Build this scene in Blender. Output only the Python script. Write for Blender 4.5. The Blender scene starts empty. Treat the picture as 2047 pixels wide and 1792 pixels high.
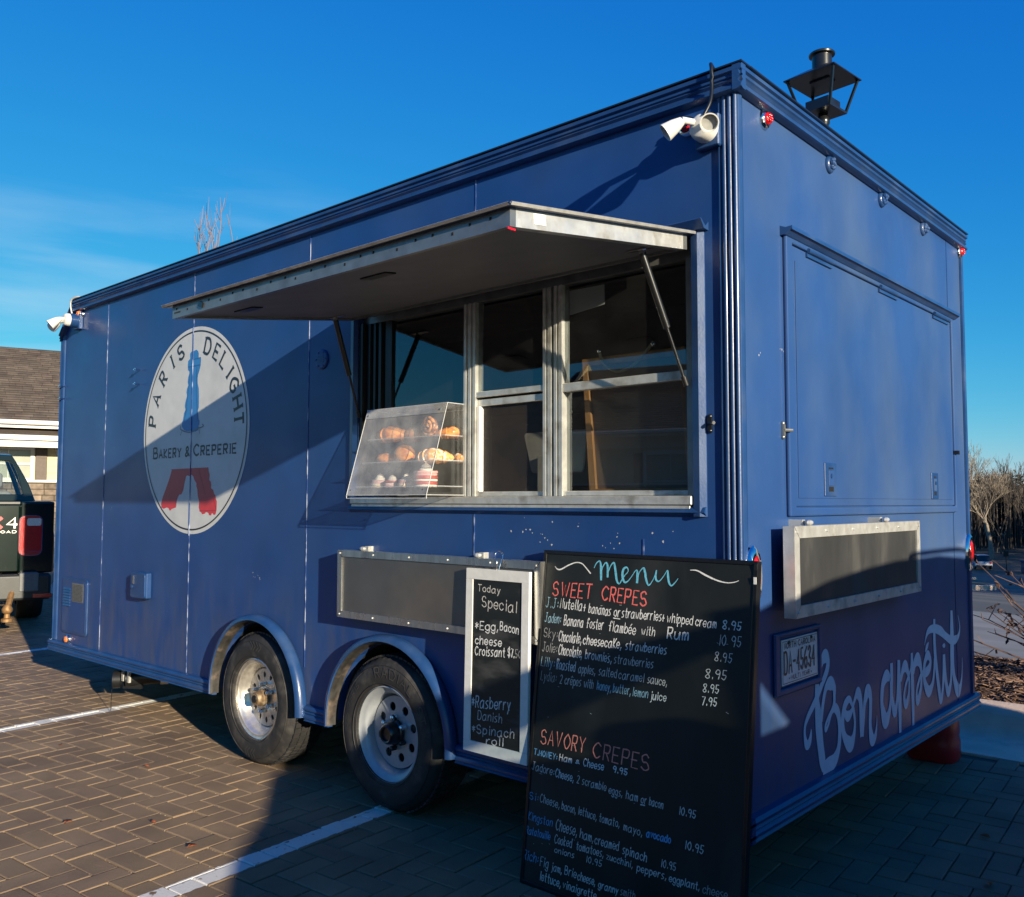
import bpy, math, random
from math import sin, cos, pi, radians, sqrt, atan2
from mathutils import Vector, Matrix, noise
from mathutils.geometry import tessellate_polygon
random.seed(7)
S = bpy.context.scene
COL = S.collection

# ------------------------------------------------------------------ camera
cam_d = bpy.data.cameras.new('camera'); cam = bpy.data.objects.new('camera', cam_d); COL.objects.link(cam)
CAM = Vector((1.3823, -2.6572, 1.3715))
FW = Vector((-0.66690, 0.74279, 0.05915)); RT = Vector((0.74416, 0.66800, 0.00151)); UP = Vector((0.03839, -0.04503, 0.99825))
cam.matrix_world = Matrix(((RT.x, UP.x, -FW.x, CAM.x), (RT.y, UP.y, -FW.y, CAM.y), (RT.z, UP.z, -FW.z, CAM.z), (0, 0, 0, 1)))
cam_d.sensor_width = 36; cam_d.lens = 36 * 1787.51 / 2047; cam_d.clip_start = 0.05; cam_d.clip_end = 1500
S.camera = cam

# ------------------------------------------------------------------ world, sun, exposure
SUN = Vector((3.42, -1.0, 0.79)).normalized()
EL = math.asin(SUN.z); ROT = atan2(SUN.x, SUN.y)
W = bpy.data.worlds.new('World'); S.world = W; W.use_nodes = True
nt = W.node_tree; N = nt.nodes; L = nt.links
for n in list(N): N.remove(n)
out = N.new('ShaderNodeOutputWorld'); bg = N.new('ShaderNodeBackground'); sky = N.new('ShaderNodeTexSky')
sky.sky_type = 'NISHITA'; sky.sun_disc = False; sky.sun_elevation = EL; sky.sun_rotation = ROT
sky.altitude = 100; sky.air_density = 1.0; sky.dust_density = 0.0; sky.ozone_density = 5.0
EXPO = 1.1; bg.inputs['Strength'].default_value = 0.10
# one response curve per channel for the whole sky (a deeper, cleaner winter blue)
sp_ = N.new('ShaderNodeSeparateColor'); L.new(sky.outputs[0], sp_.inputs[0]); hs = N.new('ShaderNodeCombineColor')
for ch, (gain, pw) in enumerate(((4.4, 2.1), (1.42, 1.0), (0.97, 0.35))):
    m0 = N.new('ShaderNodeMath'); m0.operation = 'MULTIPLY'; m0.inputs[1].default_value = .1; L.new(sp_.outputs[ch], m0.inputs[0])
    m1 = N.new('ShaderNodeMath'); m1.operation = 'MINIMUM'; m1.inputs[1].default_value = .42; L.new(m0.outputs[0], m1.inputs[0])
    m2 = N.new('ShaderNodeMath'); m2.operation = 'POWER'; m2.inputs[1].default_value = pw; L.new((m1 if ch == 0 else m0).outputs[0], m2.inputs[0])
    m3 = N.new('ShaderNodeMath'); m3.operation = 'MULTIPLY'; m3.inputs[1].default_value = gain / (.10 * 2 ** EXPO); L.new(m2.outputs[0], m3.inputs[0]); L.new(m3.outputs[0], hs.inputs[ch])
# thin cirrus streaks low in the sky
tc = N.new('ShaderNodeTexCoord'); mp = N.new('ShaderNodeMapping'); mp.inputs['Scale'].default_value = (1.2, 1.2, 9.0)
mp.inputs['Rotation'].default_value = (0.10, 0.12, 0.4)
cn = N.new('ShaderNodeTexNoise'); cn.inputs['Scale'].default_value = 1.6; cn.inputs['Detail'].default_value = 6; cn.inputs['Distortion'].default_value = 0.6
cr = N.new('ShaderNodeValToRGB'); cr.color_ramp.elements[0].position = 0.53; cr.color_ramp.elements[1].position = 0.82
sx = N.new('ShaderNodeSeparateXYZ'); L.new(tc.outputs['Generated'], sx.inputs[0])
mr = N.new('ShaderNodeMapRange'); mr.inputs['From Min'].default_value = 0.36; mr.inputs['From Max'].default_value = 0.22
mr.inputs['To Min'].default_value = 0.0; mr.inputs['To Max'].default_value = 0.55
L.new(sx.outputs['Z'], mr.inputs['Value'])
mm = N.new('ShaderNodeMath'); mm.operation = 'MULTIPLY'
my = N.new('ShaderNodeMapRange'); my.inputs['From Min'].default_value = .80; my.inputs['From Max'].default_value = .50; L.new(sx.outputs['Y'], my.inputs['Value']); mq = N.new('ShaderNodeMath'); mq.operation = 'MULTIPLY'; L.new(mr.outputs[0], mq.inputs[0]); L.new(my.outputs[0], mq.inputs[1])
L.new(tc.outputs['Generated'], mp.inputs['Vector']); L.new(mp.outputs[0], cn.inputs['Vector']); L.new(cn.outputs['Fac'], cr.inputs[0])
L.new(cr.outputs[0], mm.inputs[0]); L.new(mq.outputs[0], mm.inputs[1])
mx = N.new('ShaderNodeMixRGB'); mx.inputs['Color2'].default_value = (2.6, 3.6, 4.3, 1)
L.new(mm.outputs[0], mx.inputs['Fac']); L.new(hs.outputs[0], mx.inputs['Color1']); L.new(mx.outputs[0], bg.inputs['Color'])
L.new(bg.outputs[0], out.inputs['Surface'])
sd = bpy.data.lights.new('sun', 'SUN'); sd.energy = 5.0; sd.angle = radians(0.53); sd.color = (1.0, 0.87, 0.66)
so = bpy.data.objects.new('sun', sd); COL.objects.link(so); so.rotation_euler = SUN.to_track_quat('Z', 'Y').to_euler(); so.location = (20, -8, 12)
S.view_settings.view_transform = 'Standard'; S.view_settings.look = 'None'; S.view_settings.gamma = 1
S.view_settings.use_curve_mapping = False; S.view_settings.exposure = EXPO
S.render.engine = 'CYCLES'; S.cycles.max_bounces = 8; S.cycles.transparent_max_bounces = 12

# ------------------------------------------------------------------ materials
MATS = {}; ALB = .76
def mat(name, col, rough=0.5, metal=0.0, var=0.0, vscale=6.0, bump=0.0, bscale=60.0, col2=None, cthr=(0.45, 0.65), coat=0.0,
        spec=0.5, rvar=0.0, stretch=None, wav=0.0, emit=None, alpha=None, trans=0.0, ior=1.45, rnd=0.0, dirt=0.0):
    if name in MATS: return MATS[name]
    if metal < .55: col = tuple(q * ALB for q in col); col2 = tuple(q * ALB for q in col2) if col2 else None
    m = bpy.data.materials.new(name); m.use_nodes = True; t = m.node_tree; n = t.nodes; l = t.links; b = n['Principled BSDF']
    b.inputs['Roughness'].default_value = rough; b.inputs['Metallic'].default_value = metal
    b.inputs['Coat Weight'].default_value = coat; b.inputs['Coat Roughness'].default_value = 0.12
    b.inputs['Specular IOR Level'].default_value = spec; b.inputs['Transmission Weight'].default_value = trans; b.inputs['IOR'].default_value = ior
    g = n.new('ShaderNodeNewGeometry'); mpn = n.new('ShaderNodeMapping')
    l.new(g.outputs['Position'], mpn.inputs['Vector'])
    if stretch: mpn.inputs['Scale'].default_value = stretch
    c = n.new('ShaderNodeRGB'); c.outputs[0].default_value = (*col, 1); cur = c.outputs[0]
    no = n.new('ShaderNodeTexNoise'); no.inputs['Scale'].default_value = vscale; no.inputs['Detail'].default_value = 6; l.new(mpn.outputs[0], no.inputs['Vector'])
    if col2:
        r = n.new('ShaderNodeValToRGB'); r.color_ramp.elements[0].position = cthr[0]; r.color_ramp.elements[1].position = cthr[1]
        l.new(no.outputs['Fac'], r.inputs[0]); x = n.new('ShaderNodeMixRGB'); l.new(r.outputs[0], x.inputs['Fac'])
        l.new(cur, x.inputs['Color1']); x.inputs['Color2'].default_value = (*col2, 1); cur = x.outputs[0]
    if var or rnd:
        n2 = n.new('ShaderNodeTexNoise'); n2.inputs['Scale'].default_value = vscale * 1.7; n2.inputs['Detail'].default_value = 8; l.new(mpn.outputs[0], n2.inputs['Vector'])
        mr_ = n.new('ShaderNodeMapRange'); mr_.inputs['From Min'].default_value = 0.3; mr_.inputs['From Max'].default_value = 0.7
        mr_.inputs['To Min'].default_value = 1 - var; mr_.inputs['To Max'].default_value = 1 + var; l.new(n2.outputs['Fac'], mr_.inputs['Value'])
        v = n.new('ShaderNodeHueSaturation'); l.new(cur, v.inputs['Color']); val = mr_.outputs[0]
        if rnd:
            oi = n.new('ShaderNodeObjectInfo'); ri = g.outputs['Random Per Island']
            a1 = n.new('ShaderNodeMath'); a1.operation = 'ADD'; l.new(oi.outputs['Random'], a1.inputs[0]); l.new(ri, a1.inputs[1])
            fr = n.new('ShaderNodeMath'); fr.operation = 'FRACT'; l.new(a1.outputs[0], fr.inputs[0])
            m2 = n.new('ShaderNodeMapRange'); m2.inputs['To Min'].default_value = 1 - rnd; m2.inputs['To Max'].default_value = 1 + rnd
            l.new(fr.outputs[0], m2.inputs['Value']); m3 = n.new('ShaderNodeMath'); m3.operation = 'MULTIPLY'
            l.new(val, m3.inputs[0]); l.new(m2.outputs[0], m3.inputs[1]); val = m3.outputs[0]
        l.new(val, v.inputs['Value']); cur = v.outputs[0]
    if dirt:
        sz = n.new('ShaderNodeSeparateXYZ'); l.new(g.outputs['Position'], sz.inputs[0]); dz = n.new('ShaderNodeMapRange'); dz.inputs['From Min'].default_value = 1.05; dz.inputs['From Max'].default_value = .36; l.new(sz.outputs['Z'], dz.inputs['Value'])
        dm = n.new('ShaderNodeMapping'); dm.inputs['Scale'].default_value = (7, 7, 1.6); l.new(g.outputs['Position'], dm.inputs['Vector']); dn = n.new('ShaderNodeTexNoise'); dn.inputs['Scale'].default_value = 1.6; dn.inputs['Detail'].default_value = 8; l.new(dm.outputs[0], dn.inputs['Vector'])
        dr = n.new('ShaderNodeValToRGB'); dr.color_ramp.elements[0].position = .42; dr.color_ramp.elements[1].position = .78; l.new(dn.outputs['Fac'], dr.inputs[0])
        d1 = n.new('ShaderNodeMath'); d1.operation = 'MULTIPLY'; l.new(dz.outputs[0], d1.inputs[0]); l.new(dr.outputs[0], d1.inputs[1]); d2 = n.new('ShaderNodeMath'); d2.operation = 'MULTIPLY'; d2.inputs[1].default_value = dirt; l.new(d1.outputs[0], d2.inputs[0])
        dx = n.new('ShaderNodeMixRGB'); dx.inputs['Color2'].default_value = (.11, .095, .08, 1); l.new(d2.outputs[0], dx.inputs['Fac']); l.new(cur, dx.inputs['Color1']); cur = dx.outputs[0]
    l.new(cur, b.inputs['Base Color'])
    if rvar:
        m4 = n.new('ShaderNodeMapRange'); m4.inputs['From Min'].default_value = 0.3; m4.inputs['From Max'].default_value = 0.7
        m4.inputs['To Min'].default_value = max(0.02, rough - rvar); m4.inputs['To Max'].default_value = min(1, rough + rvar)
        l.new(no.outputs['Fac'], m4.inputs['Value']); l.new(m4.outputs[0], b.inputs['Roughness'])
    if bump:
        nb = n.new('ShaderNodeTexNoise'); nb.inputs['Scale'].default_value = bscale; nb.inputs['Detail'].default_value = 5; l.new(mpn.outputs[0], nb.inputs['Vector'])
        bp = n.new('ShaderNodeBump'); bp.inputs['Strength'].default_value = bump; bp.inputs['Distance'].default_value = 0.004
        l.new(nb.outputs['Fac'], bp.inputs['Height']); last = bp
        if wav:
            nw = n.new('ShaderNodeTexNoise'); nw.inputs['Scale'].default_value = 1.6; nw.inputs['Detail'].default_value = 1; l.new(g.outputs['Position'], nw.inputs['Vector'])
            bw = n.new('ShaderNodeBump'); bw.inputs['Strength'].default_value = 1; bw.inputs['Distance'].default_value = wav
            l.new(nw.outputs['Fac'], bw.inputs['Height']); l.new(bp.outputs[0], bw.inputs['Normal']); last = bw
        l.new(last.outputs[0], b.inputs['Normal']); 
    if emit: b.inputs['Emission Color'].default_value = (*emit[:3], 1); b.inputs['Emission Strength'].default_value = emit[3]
    if alpha is not None: b.inputs['Alpha'].default_value = alpha
    MATS[name] = m; return m
def glassy(name, tint, mixf, rough=0.02, haze=0.0, hazecol=(.8, .8, .8)):
    """thin sheet: transparent + glossy by fresnel + a little dust"""
    m = bpy.data.materials.new(name); m.use_nodes = True; t = m.node_tree; n = t.nodes; l = t.links
    n.remove(n['Principled BSDF']); o = n['Material Output']
    tr = n.new('ShaderNodeBsdfTransparent'); tr.inputs[0].default_value = (*tint, 1)
    gl = n.new('ShaderNodeBsdfGlossy'); gl.inputs['Roughness'].default_value = rough; gl.inputs['Color'].default_value = (.9, .93, .95, 1)
    gg = n.new('ShaderNodeNewGeometry'); dt = n.new('ShaderNodeVectorMath'); dt.operation = 'DOT_PRODUCT'; l.new(gg.outputs['Incoming'], dt.inputs[0]); l.new(gg.outputs['Normal'], dt.inputs[1])
    ab = n.new('ShaderNodeMath'); ab.operation = 'ABSOLUTE'; l.new(dt.outputs['Value'], ab.inputs[0]); om = n.new('ShaderNodeMath'); om.operation = 'SUBTRACT'; om.inputs[0].default_value = 1.0; l.new(ab.outputs[0], om.inputs[1])
    pw = n.new('ShaderNodeMath'); pw.operation = 'POWER'; pw.inputs[1].default_value = 4.5; l.new(om.outputs[0], pw.inputs[0])
    ad = n.new('ShaderNodeMath'); ad.operation = 'MULTIPLY_ADD'; ad.inputs[1].default_value = .85; ad.inputs[2].default_value = mixf + .05; ad.use_clamp = True
    l.new(pw.outputs[0], ad.inputs[0]); mxs = n.new('ShaderNodeMixShader'); l.new(ad.outputs[0], mxs.inputs[0]); l.new(tr.outputs[0], mxs.inputs[1]); l.new(gl.outputs[0], mxs.inputs[2])
    cur = mxs
    if haze:
        df = n.new('ShaderNodeBsdfDiffuse'); df.inputs[0].default_value = (*hazecol, 1); nn = n.new('ShaderNodeTexNoise'); nn.inputs['Scale'].default_value = 9; nn.inputs['Detail'].default_value = 7
        g = n.new('ShaderNodeNewGeometry'); l.new(g.outputs['Position'], nn.inputs['Vector'])
        r = n.new('ShaderNodeMapRange'); r.inputs['From Min'].default_value = .3; r.inputs['From Max'].default_value = .75; r.inputs['To Min'].default_value = haze * .5; r.inputs['To Max'].default_value = haze * 1.5
        l.new(nn.outputs['Fac'], r.inputs['Value']); m2 = n.new('ShaderNodeMixShader'); l.new(r.outputs[0], m2.inputs[0]); l.new(cur.outputs[0], m2.inputs[1]); l.new(df.outputs[0], m2.inputs[2]); cur = m2
    l.new(cur.outputs[0], o.inputs['Surface']); MATS[name] = m; return m

M_blue = mat('blue_paint', (.015, .060, .212), .38, 0, .10, 2.2, .06, 260, (.024, .070, .212), (.42, .72), .08, .35, .10, wav=.0022, dirt=.55)
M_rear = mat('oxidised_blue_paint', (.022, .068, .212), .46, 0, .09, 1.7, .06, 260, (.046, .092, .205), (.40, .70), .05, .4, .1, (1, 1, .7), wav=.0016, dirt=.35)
M_trim = mat('blue_trim', (.015, .056, .175), .36, 0, .14, 5, .10, 120, (.045, .09, .20), (.5, .8), .12, .5, .08)
M_alu = mat('worn_aluminium', (.56, .56, .53), .40, .6, .14, 14, .10, 200, (.32, .31, .28), (.52, .72), rvar=.12)
M_brush = mat('brushed_aluminium', (.62, .62, .60), .30, 1, .10, 20, .10, 120, (.40, .40, .38), (.5, .75), rvar=.1, stretch=(1, 1, .12))
M_dgal = mat('dull_galvanised_sheet', (.25, .26, .25), .42, .8, .12, 10, .08, 90, (.2, .2, .2), (.5, .7))
M_tray = mat('black_counter_panel', (.035, .036, .036), .5, 0, .2, 6, .15, 90, (.09, .088, .08), (.55, .8), spec=.5, rvar=.12, stretch=(1, 1, .35))
M_trays = mat('brushed_steel_panel', (.15, .15, .15), .36, .75, .15, 2.5, .08, 60, (.22, .19, .16), (.5, .7), rvar=.1)
M_soffit = mat('grey_soffit_panel', (.21, .21, .22), .55, 0, .1, 5, .04, 60)
M_black = mat('black_plastic', (.012, .012, .013), .38, 0, .2, 12, .05, 90)
M_blkm = mat('black_metal', (.010, .011, .012), .30, .0, .15, 12, .04, 90, coat=.3)
M_under = mat('undercarriage', (.02, .02, .02), .7, 0, .3, 7, .3, 40)
M_fin = mat('fender_lining', (.035, .033, .03), .55, 0, .5, 12, .3, 60, (.16, .12, .09), (.52, .72))
M_tyre = mat('tyre_rubber', (.022, .021, .021), .68, 0, .25, 14, .25, 120, (.07, .065, .058), (.50, .74))
M_wallt = mat('tyre_lettering', (.055, .053, .05), .6, 0, .1, 30)
M_rimal = mat('polished_rim', (.70, .67, .60), .36, .85, .12, 20, .06, 90, (.42, .38, .33), (.5, .75), rvar=.1)
M_rimsv = mat('silver_painted_rim', (.42, .45, .48), .42, .35, .06, 20, .04, 90)
M_hubr = mat('rusty_hub', (.20, .13, .07), .6, .4, .3, 30, .3, 90, (.35, .28, .18), (.45, .6))
M_chrome = mat('chrome', (.80, .80, .80), .09, 1, .04, 30)
M_hole = mat('dark_cavity', (.004, .004, .004), .9)
M_red = mat('red_lens', (.55, .008, .012), .18, 0, .25, 60, .3, 200, coat=.5, emit=None)
M_amber = mat('amber_lens', (.70, .20, .05), .2, 0, .2, 60, coat=.4)
M_white = mat('white_paint', (.78, .77, .73), .5, 0, .06, 20, .1, 80)
M_lamp = mat('white_plastic', (.74, .73, .68), .42, 0, .05, 20, .05, 100)
M_decal = mat('white_vinyl', (.62, .63, .62), .42, 0, .05, 5, .10, 40, (.52, .53, .52), (.5, .75))
M_ink = mat('black_ink', (.020, .022, .030), .4, 0, .1, 20)
M_tblue = mat('tower_blue', (.035, .20, .50), .4, 0, .06, 12); M_tbd = mat('tower_blue_line', (.02, .11, .32), .4)
M_tred = mat('tower_red', (.60, .045, .055), .42, 0, .06, 12); M_trd = mat('tower_red_line', (.36, .03, .04), .42)
M_grey = mat('grey_ink', (.22, .24, .25), .5)
M_script = mat('pale_vinyl_script', (.80, .86, .95), .5, 0, .06, 8)
M_cb = mat('chalkboard', (.011, .013, .012), .50, 0, .35, 3.0, .08, 60, (.040, .041, .038), (.52, .80), spec=.4, stretch=(1, 1, .4), rvar=.08)
M_cb2 = mat('smeared_chalkboard', (.012, .014, .013), .5, 0, .3, 4, .05, 60, (.10, .10, .095), (.56, .80), stretch=(1, 1, 3))
M_cf = mat('board_frame_black', (.012, .012, .013), .30, .2, .2, 30, .05, 60)
def chalk(n, c): return mat(n, c, .9, 0, .22, 90, .3, 300)
CH = {'w': chalk('white_chalk', (.78, .78, .75)), 'g': chalk('thin_white_chalk', (.64, .61, .56)), 'd': chalk('faint_chalk', (.34, .34, .32)),
      'c': chalk('faded_cyan_chalk', (.32, .52, .60)), 'b': chalk('blue_chalk', (.14, .38, .64)), 'r': chalk('red_chalk', (.80, .16, .14)), 'o': chalk('coral_chalk', (.95, .30, .22)),
      'm': chalk('turquoise_chalk', (.14, .50, .66))}
M_glass = glassy('window_glass', (.62, .66, .66), .05, .01, .015, (.35, .37, .38))
M_acr = glassy('frosted_acrylic', (.93, .94, .95), .01, .08, .30, (.62, .62, .62))
M_acc = glassy('clear_acrylic', (.95, .96, .96), .0, .02, .05, (.6, .6, .6))
M_edge = mat('acrylic_edge', (.75, .77, .78), .2, 0, .05, 20, trans=.3)
M_screen = glassy('insect_screen', (.45, .42, .38), .0, .5, .35, (.05, .04, .035))
M_wood = mat('stained_wood', (.65, .33, .12), .5, 0, .25, 10, .15, 60, (.42, .20, .08), (.4, .7), stretch=(1, 1, .15))
M_dark = mat('dark_anodised', (.035, .036, .038), .35, .5, .1, 10)
M_in = mat('interior_wall', (.20, .19, .18), .6, 0, .15, 4, .05, 60)
M_paper = mat('paper', (.72, .72, .70), .7, 0, .05, 6)
M_rope = mat('rope', (.50, .40, .27), .9, 0, .2, 200, .6, 300)
M_croi = mat('baked_croissant', (1.0, .40, .08), .45, 0, .2, 40, .3, 150, (.60, .17, .03), (.42, .62), coat=.2)
M_spir = mat('cinnamon_roll', (.80, .34, .10), .45, 0, .15, 40, .3, 150, (.16, .05, .02), (.42, .58), coat=.3)
M_sugar = mat('icing_sugar', (.95, .42, .10), .6, 0, .15, 60, .4, 150, (.95, .85, .70), (.50, .60))
M_cream = mat('whipped_cream', (.82, .76, .66), .6, 0, .05, 60, .3, 100)
M_pink = mat('pink_cake_layer', (.70, .36, .34), .6, 0, .15, 50, .3, 100); M_cake = mat('yellow_cake_layer', (.68, .48, .22), .7, 0, .15, 50, .4, 100)
M_berry = mat('berry_layer', (.38, .05, .04), .5, 0, .2, 50)
M_jug = mat('red_jug_plastic', (.42, .018, .022), .38, 0, .1, 8, .05, 40)
M_seam = mat('scraped_seam', (.022, .066, .24), .4, 0, .1, 30, .1, 100, (.40, .46, .62), (.49, .60), stretch=(3, 3, .5))

# ------------------------------------------------------------------ mesh helpers
def origin(p):
    while p.parent: p = p.parent
    return Vector(p['_o']) if '_o' in p else Vector((0, 0, 0))
class MB:
    def __init__(s): s.v = []; s.f = []
    def add(s, vs, fs):
        k = len(s.v); s.v += [tuple(v) for v in vs]; s.f += [tuple(i + k for i in f) for f in fs]; return s
    def box(s, x0, x1, y0, y1, z0, z1, b=0.0):
        if b: return s.obox(Vector(((x0 + x1) / 2, (y0 + y1) / 2, (z0 + z1) / 2)), (abs(x1 - x0), abs(y1 - y0), abs(z1 - z0)), Matrix.Identity(3), b)
        vs = [(x, y, z) for x in (x0, x1) for y in (y0, y1) for z in (z0, z1)]
        return s.add(vs, [(0, 1, 3, 2), (4, 6, 7, 5), (0, 4, 5, 1), (2, 3, 7, 6), (0, 2, 6, 4), (1, 5, 7, 3)])
    def obox(s, c, d, R, b=0.0):
        h = [q / 2 for q in d]; b = min(b, min(h) * .6)
        vs = []; idx = {}
        if not b:
            for a in (-1, 1):
                for e in (-1, 1):
                    for g in (-1, 1): vs.append(Vector(c) + R @ Vector((a * h[0], e * h[1], g * h[2])))
            return s.add(vs, [(0, 1, 3, 2), (4, 6, 7, 5), (0, 4, 5, 1), (2, 3, 7, 6), (0, 2, 6, 4), (1, 5, 7, 3)])
        for a in (-1, 1):
            for e in (-1, 1):
                for g in (-1, 1):
                    for ax in range(3):
                        q = [a * (h[0] - b), e * (h[1] - b), g * (h[2] - b)]; q[ax] = (a, e, g)[ax] * h[ax]
                        idx[(a, e, g, ax)] = len(vs); vs.append(Vector(c) + R @ Vector(q))
        fs = []
        for sg in (-1, 1):
            o = [(-1, -1), (1, -1), (1, 1), (-1, 1)]
            fs.append(tuple(idx[(sg, p, q, 0)] for p, q in o)[::sg]); fs.append(tuple(idx[(p, sg, q, 1)] for p, q in o)[::-sg]); fs.append(tuple(idx[(p, q, sg, 2)] for p, q in o)[::sg])
        for p in (-1, 1):
            for q in (-1, 1):
                fs.append((idx[(p, q, -1, 0)], idx[(p, q, 1, 0)], idx[(p, q, 1, 1)], idx[(p, q, -1, 1)]))
                fs.append((idx[(p, -1, q, 0)], idx[(p, 1, q, 0)], idx[(p, 1, q, 2)], idx[(p, -1, q, 2)]))
                fs.append((idx[(-1, p, q, 1)], idx[(1, p, q, 1)], idx[(1, p, q, 2)], idx[(-1, p, q, 2)]))
                for g in (-1, 1): fs.append(tuple(idx[(p, q, g, k)] for k in range(3)))
        return s.add(vs, fs)
    def poly(s, loops, fn, thick=None):
        """2D outline + holes, mapped by fn(u,v,d); thick = (front depth, back depth)"""
        tri = tessellate_polygon([[Vector((p[0], p[1], 0)) for p in lp] for lp in loops]); flat = [p for lp in loops for p in lp]
        if thick is None: return s.add([fn(p[0], p[1], 0) for p in flat], tri)
        n = len(flat); fs = list(tri) + [tuple(i + n for i in reversed(t)) for t in tri]; k = 0
        for lp in loops:
            m = len(lp)
            for i in range(m): a = k + i; b_ = k + (i + 1) % m; fs.append((a, b_, b_ + n, a + n))
            k += m
        return s.add([fn(p[0], p[1], thick[0]) for p in flat] + [fn(p[0], p[1], thick[1]) for p in flat], fs)
    def tube(s, pts, r, n=8, cap=True):
        pts = [Vector(p) for p in pts]; rs = r if isinstance(r, (list, tuple)) else [r] * len(pts); vs = []; fs = []
        ref = Vector((0, 0, 1)); t0 = (pts[1] - pts[0]).normalized()
        if abs(t0.dot(ref)) > .95: ref = Vector((1, 0, 0))
        for i, p in enumerate(pts):
            t = (pts[min(i + 1, len(pts) - 1)] - pts[max(i - 1, 0)]).normalized(); a = t.cross(ref)
            if a.length < 1e-4: a = t.cross(Vector((0, 1, 0)))
            a.normalize(); b = t.cross(a); ref = -b if False else ref
            for k in range(n): vs.append(p + (a * cos(2 * pi * k / n) + b * sin(2 * pi * k / n)) * rs[i])
        for i in range(len(pts) - 1):
            for k in range(n): fs.append((i * n + k, i * n + (k + 1) % n, (i + 1) * n + (k + 1) % n, (i + 1) * n + k))
        if cap: fs.append(tuple(range(n - 1, -1, -1))); fs.append(tuple((len(pts) - 1) * n + k for k in range(n)))
        return s.add(vs, fs)
    def lathe(s, prof, c, ax, n=32, close=False):
        """prof: (radius, height along ax)"""
        ax = Vector(ax).normalized(); a = ax.cross(Vector((0, 0, 1)) if abs(ax.z) < .9 else Vector((1, 0, 0))).normalized(); b = ax.cross(a); c = Vector(c); vs = []; fs = []; m = len(prof)
        for k in range(n):
            t = 2 * pi * k / n; d = a * cos(t) + b * sin(t)
            for r, h in prof: vs.append(c + d * r + ax * h)
        for k in range(n):
            q = (k + 1) % n
            for i in range(m - 1 if not close else m): j = (i + 1) % m; fs.append((k * m + i, k * m + j, q * m + j, q * m + i))
        return s.add(vs, fs)
    def sphere(s, c, r, n=12, m=8, R=None):
        r = r if isinstance(r, (tuple, list)) else (r, r, r); c = Vector(c); vs = []; fs = []; R = R or Matrix.Identity(3)
        for i in range(m + 1):
            for k in range(n):
                p = pi * i / m; t = 2 * pi * k / n; vs.append(c + R @ Vector((r[0] * sin(p) * cos(t), r[1] * sin(p) * sin(t), r[2] * cos(p))))
        for i in range(m):
            for k in range(n): fs.append((i * n + k, (i + 1) * n + k, (i + 1) * n + (k + 1) % n, i * n + (k + 1) % n))
        return s.add(vs, fs)
    def extr(s, prof, fn, a, b, cap=True):
        """prof list of (p,q); fn(t,p,q) -> point, extruded from t=a to t=b"""
        n = len(prof); vs = [fn(a, *p) for p in prof] + [fn(b, *p) for p in prof]; fs = [(i, i + 1, i + 1 + n, i + n) for i in range(n - 1)]
        if cap: fs += [(n - 1, 0, n, 2 * n - 1), tuple(range(n - 1, -1, -1)), tuple(range(n, 2 * n))]
        return s.add(vs, fs)
    def build(s, name, m, parent=None, smooth=0, bevel=0, norm=True):
        o = origin(parent) if parent else Vector((0, 0, 0)); me = bpy.data.meshes.new(name)
        me.from_pydata([Vector(v) - o for v in s.v], [], s.f)
        if norm:
            import bmesh
            bm = bmesh.new(); bm.from_mesh(me); bmesh.ops.recalc_face_normals(bm, faces=bm.faces); bm.to_mesh(me); bm.free()
        me.materials.append(m)
        if smooth: me.shade_smooth(); me.set_sharp_from_angle(angle=radians(smooth))
        ob = bpy.data.objects.new(name, me); COL.objects.link(ob)
        if parent: ob.parent = parent
        if bevel:
            md = ob.modifiers.new('bevel', 'BEVEL'); md.width = bevel; md.segments = 2; md.limit_method = 'ANGLE'
        return ob
def tag(o, label=None, cat=None, group=None, kind=None):
    if label: o['label'] = label
    if cat: o['category'] = cat
    if group: o['group'] = group
    if kind: o['kind'] = kind
    return o
def empty(name, loc, label=None, cat=None, group=None, rz=0):
    o = bpy.data.objects.new(name, None); COL.objects.link(o); o.location = loc; o['_o'] = tuple(loc); o.rotation_euler.z = rz
    o.empty_display_size = .2
    return tag(o, label, cat, group)
def cptree(o, loc=None, parent=None):
    c = o.copy(); COL.objects.link(c)
    if parent: c.parent = parent
    if loc is not None: c.location = loc
    for ch in list(o.children): cptree(ch, None, c)
    return c
def smoothp(pts, k=5):
    """Catmull-Rom through points (any dimension)"""
    if len(pts) < 3: return [tuple(p) for p in pts]
    P = [pts[0]] + list(pts) + [pts[-1]]; o = []
    for i in range(1, len(P) - 2):
        for j in range(k):
            t = j / k; o.append(tuple(.5 * ((2 * b) + (c - a) * t + (2 * a - 5 * b + 4 * c - d) * t * t + (3 * b - a - 3 * c + d) * t ** 3) for a, b, c, d in zip(P[i - 1], P[i], P[i + 1], P[i + 2])))
    o.append(tuple(pts[-1])); return o
RB = 0
def ribbon(mb, pts, fn, w=None, d0=0.0, th=0.0):
    """flat stroke; pts (u,v[,w]); fn(u,v,d)"""
    global RB; n = len(pts); vs = []; RB = (RB + 1) % 40; d0 = d0 + RB * .000012
    for i, p in enumerate(pts):
        a = pts[max(i - 1, 0)]; b = pts[min(i + 1, n - 1)]; dx, dy = b[0] - a[0], b[1] - a[1]; l = sqrt(dx * dx + dy * dy) or 1e-6
        ww = (p[2] if len(p) > 2 else w) / 2; nx, ny = -dy / l * ww, dx / l * ww
        dd = d0 + i * .000004; vs += [fn(p[0] + nx, p[1] + ny, dd), fn(p[0] - nx, p[1] - ny, dd)]
    mb.add(vs, [(2 * i, 2 * i + 1, 2 * i + 3, 2 * i + 2) for i in range(n - 1)])

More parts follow.
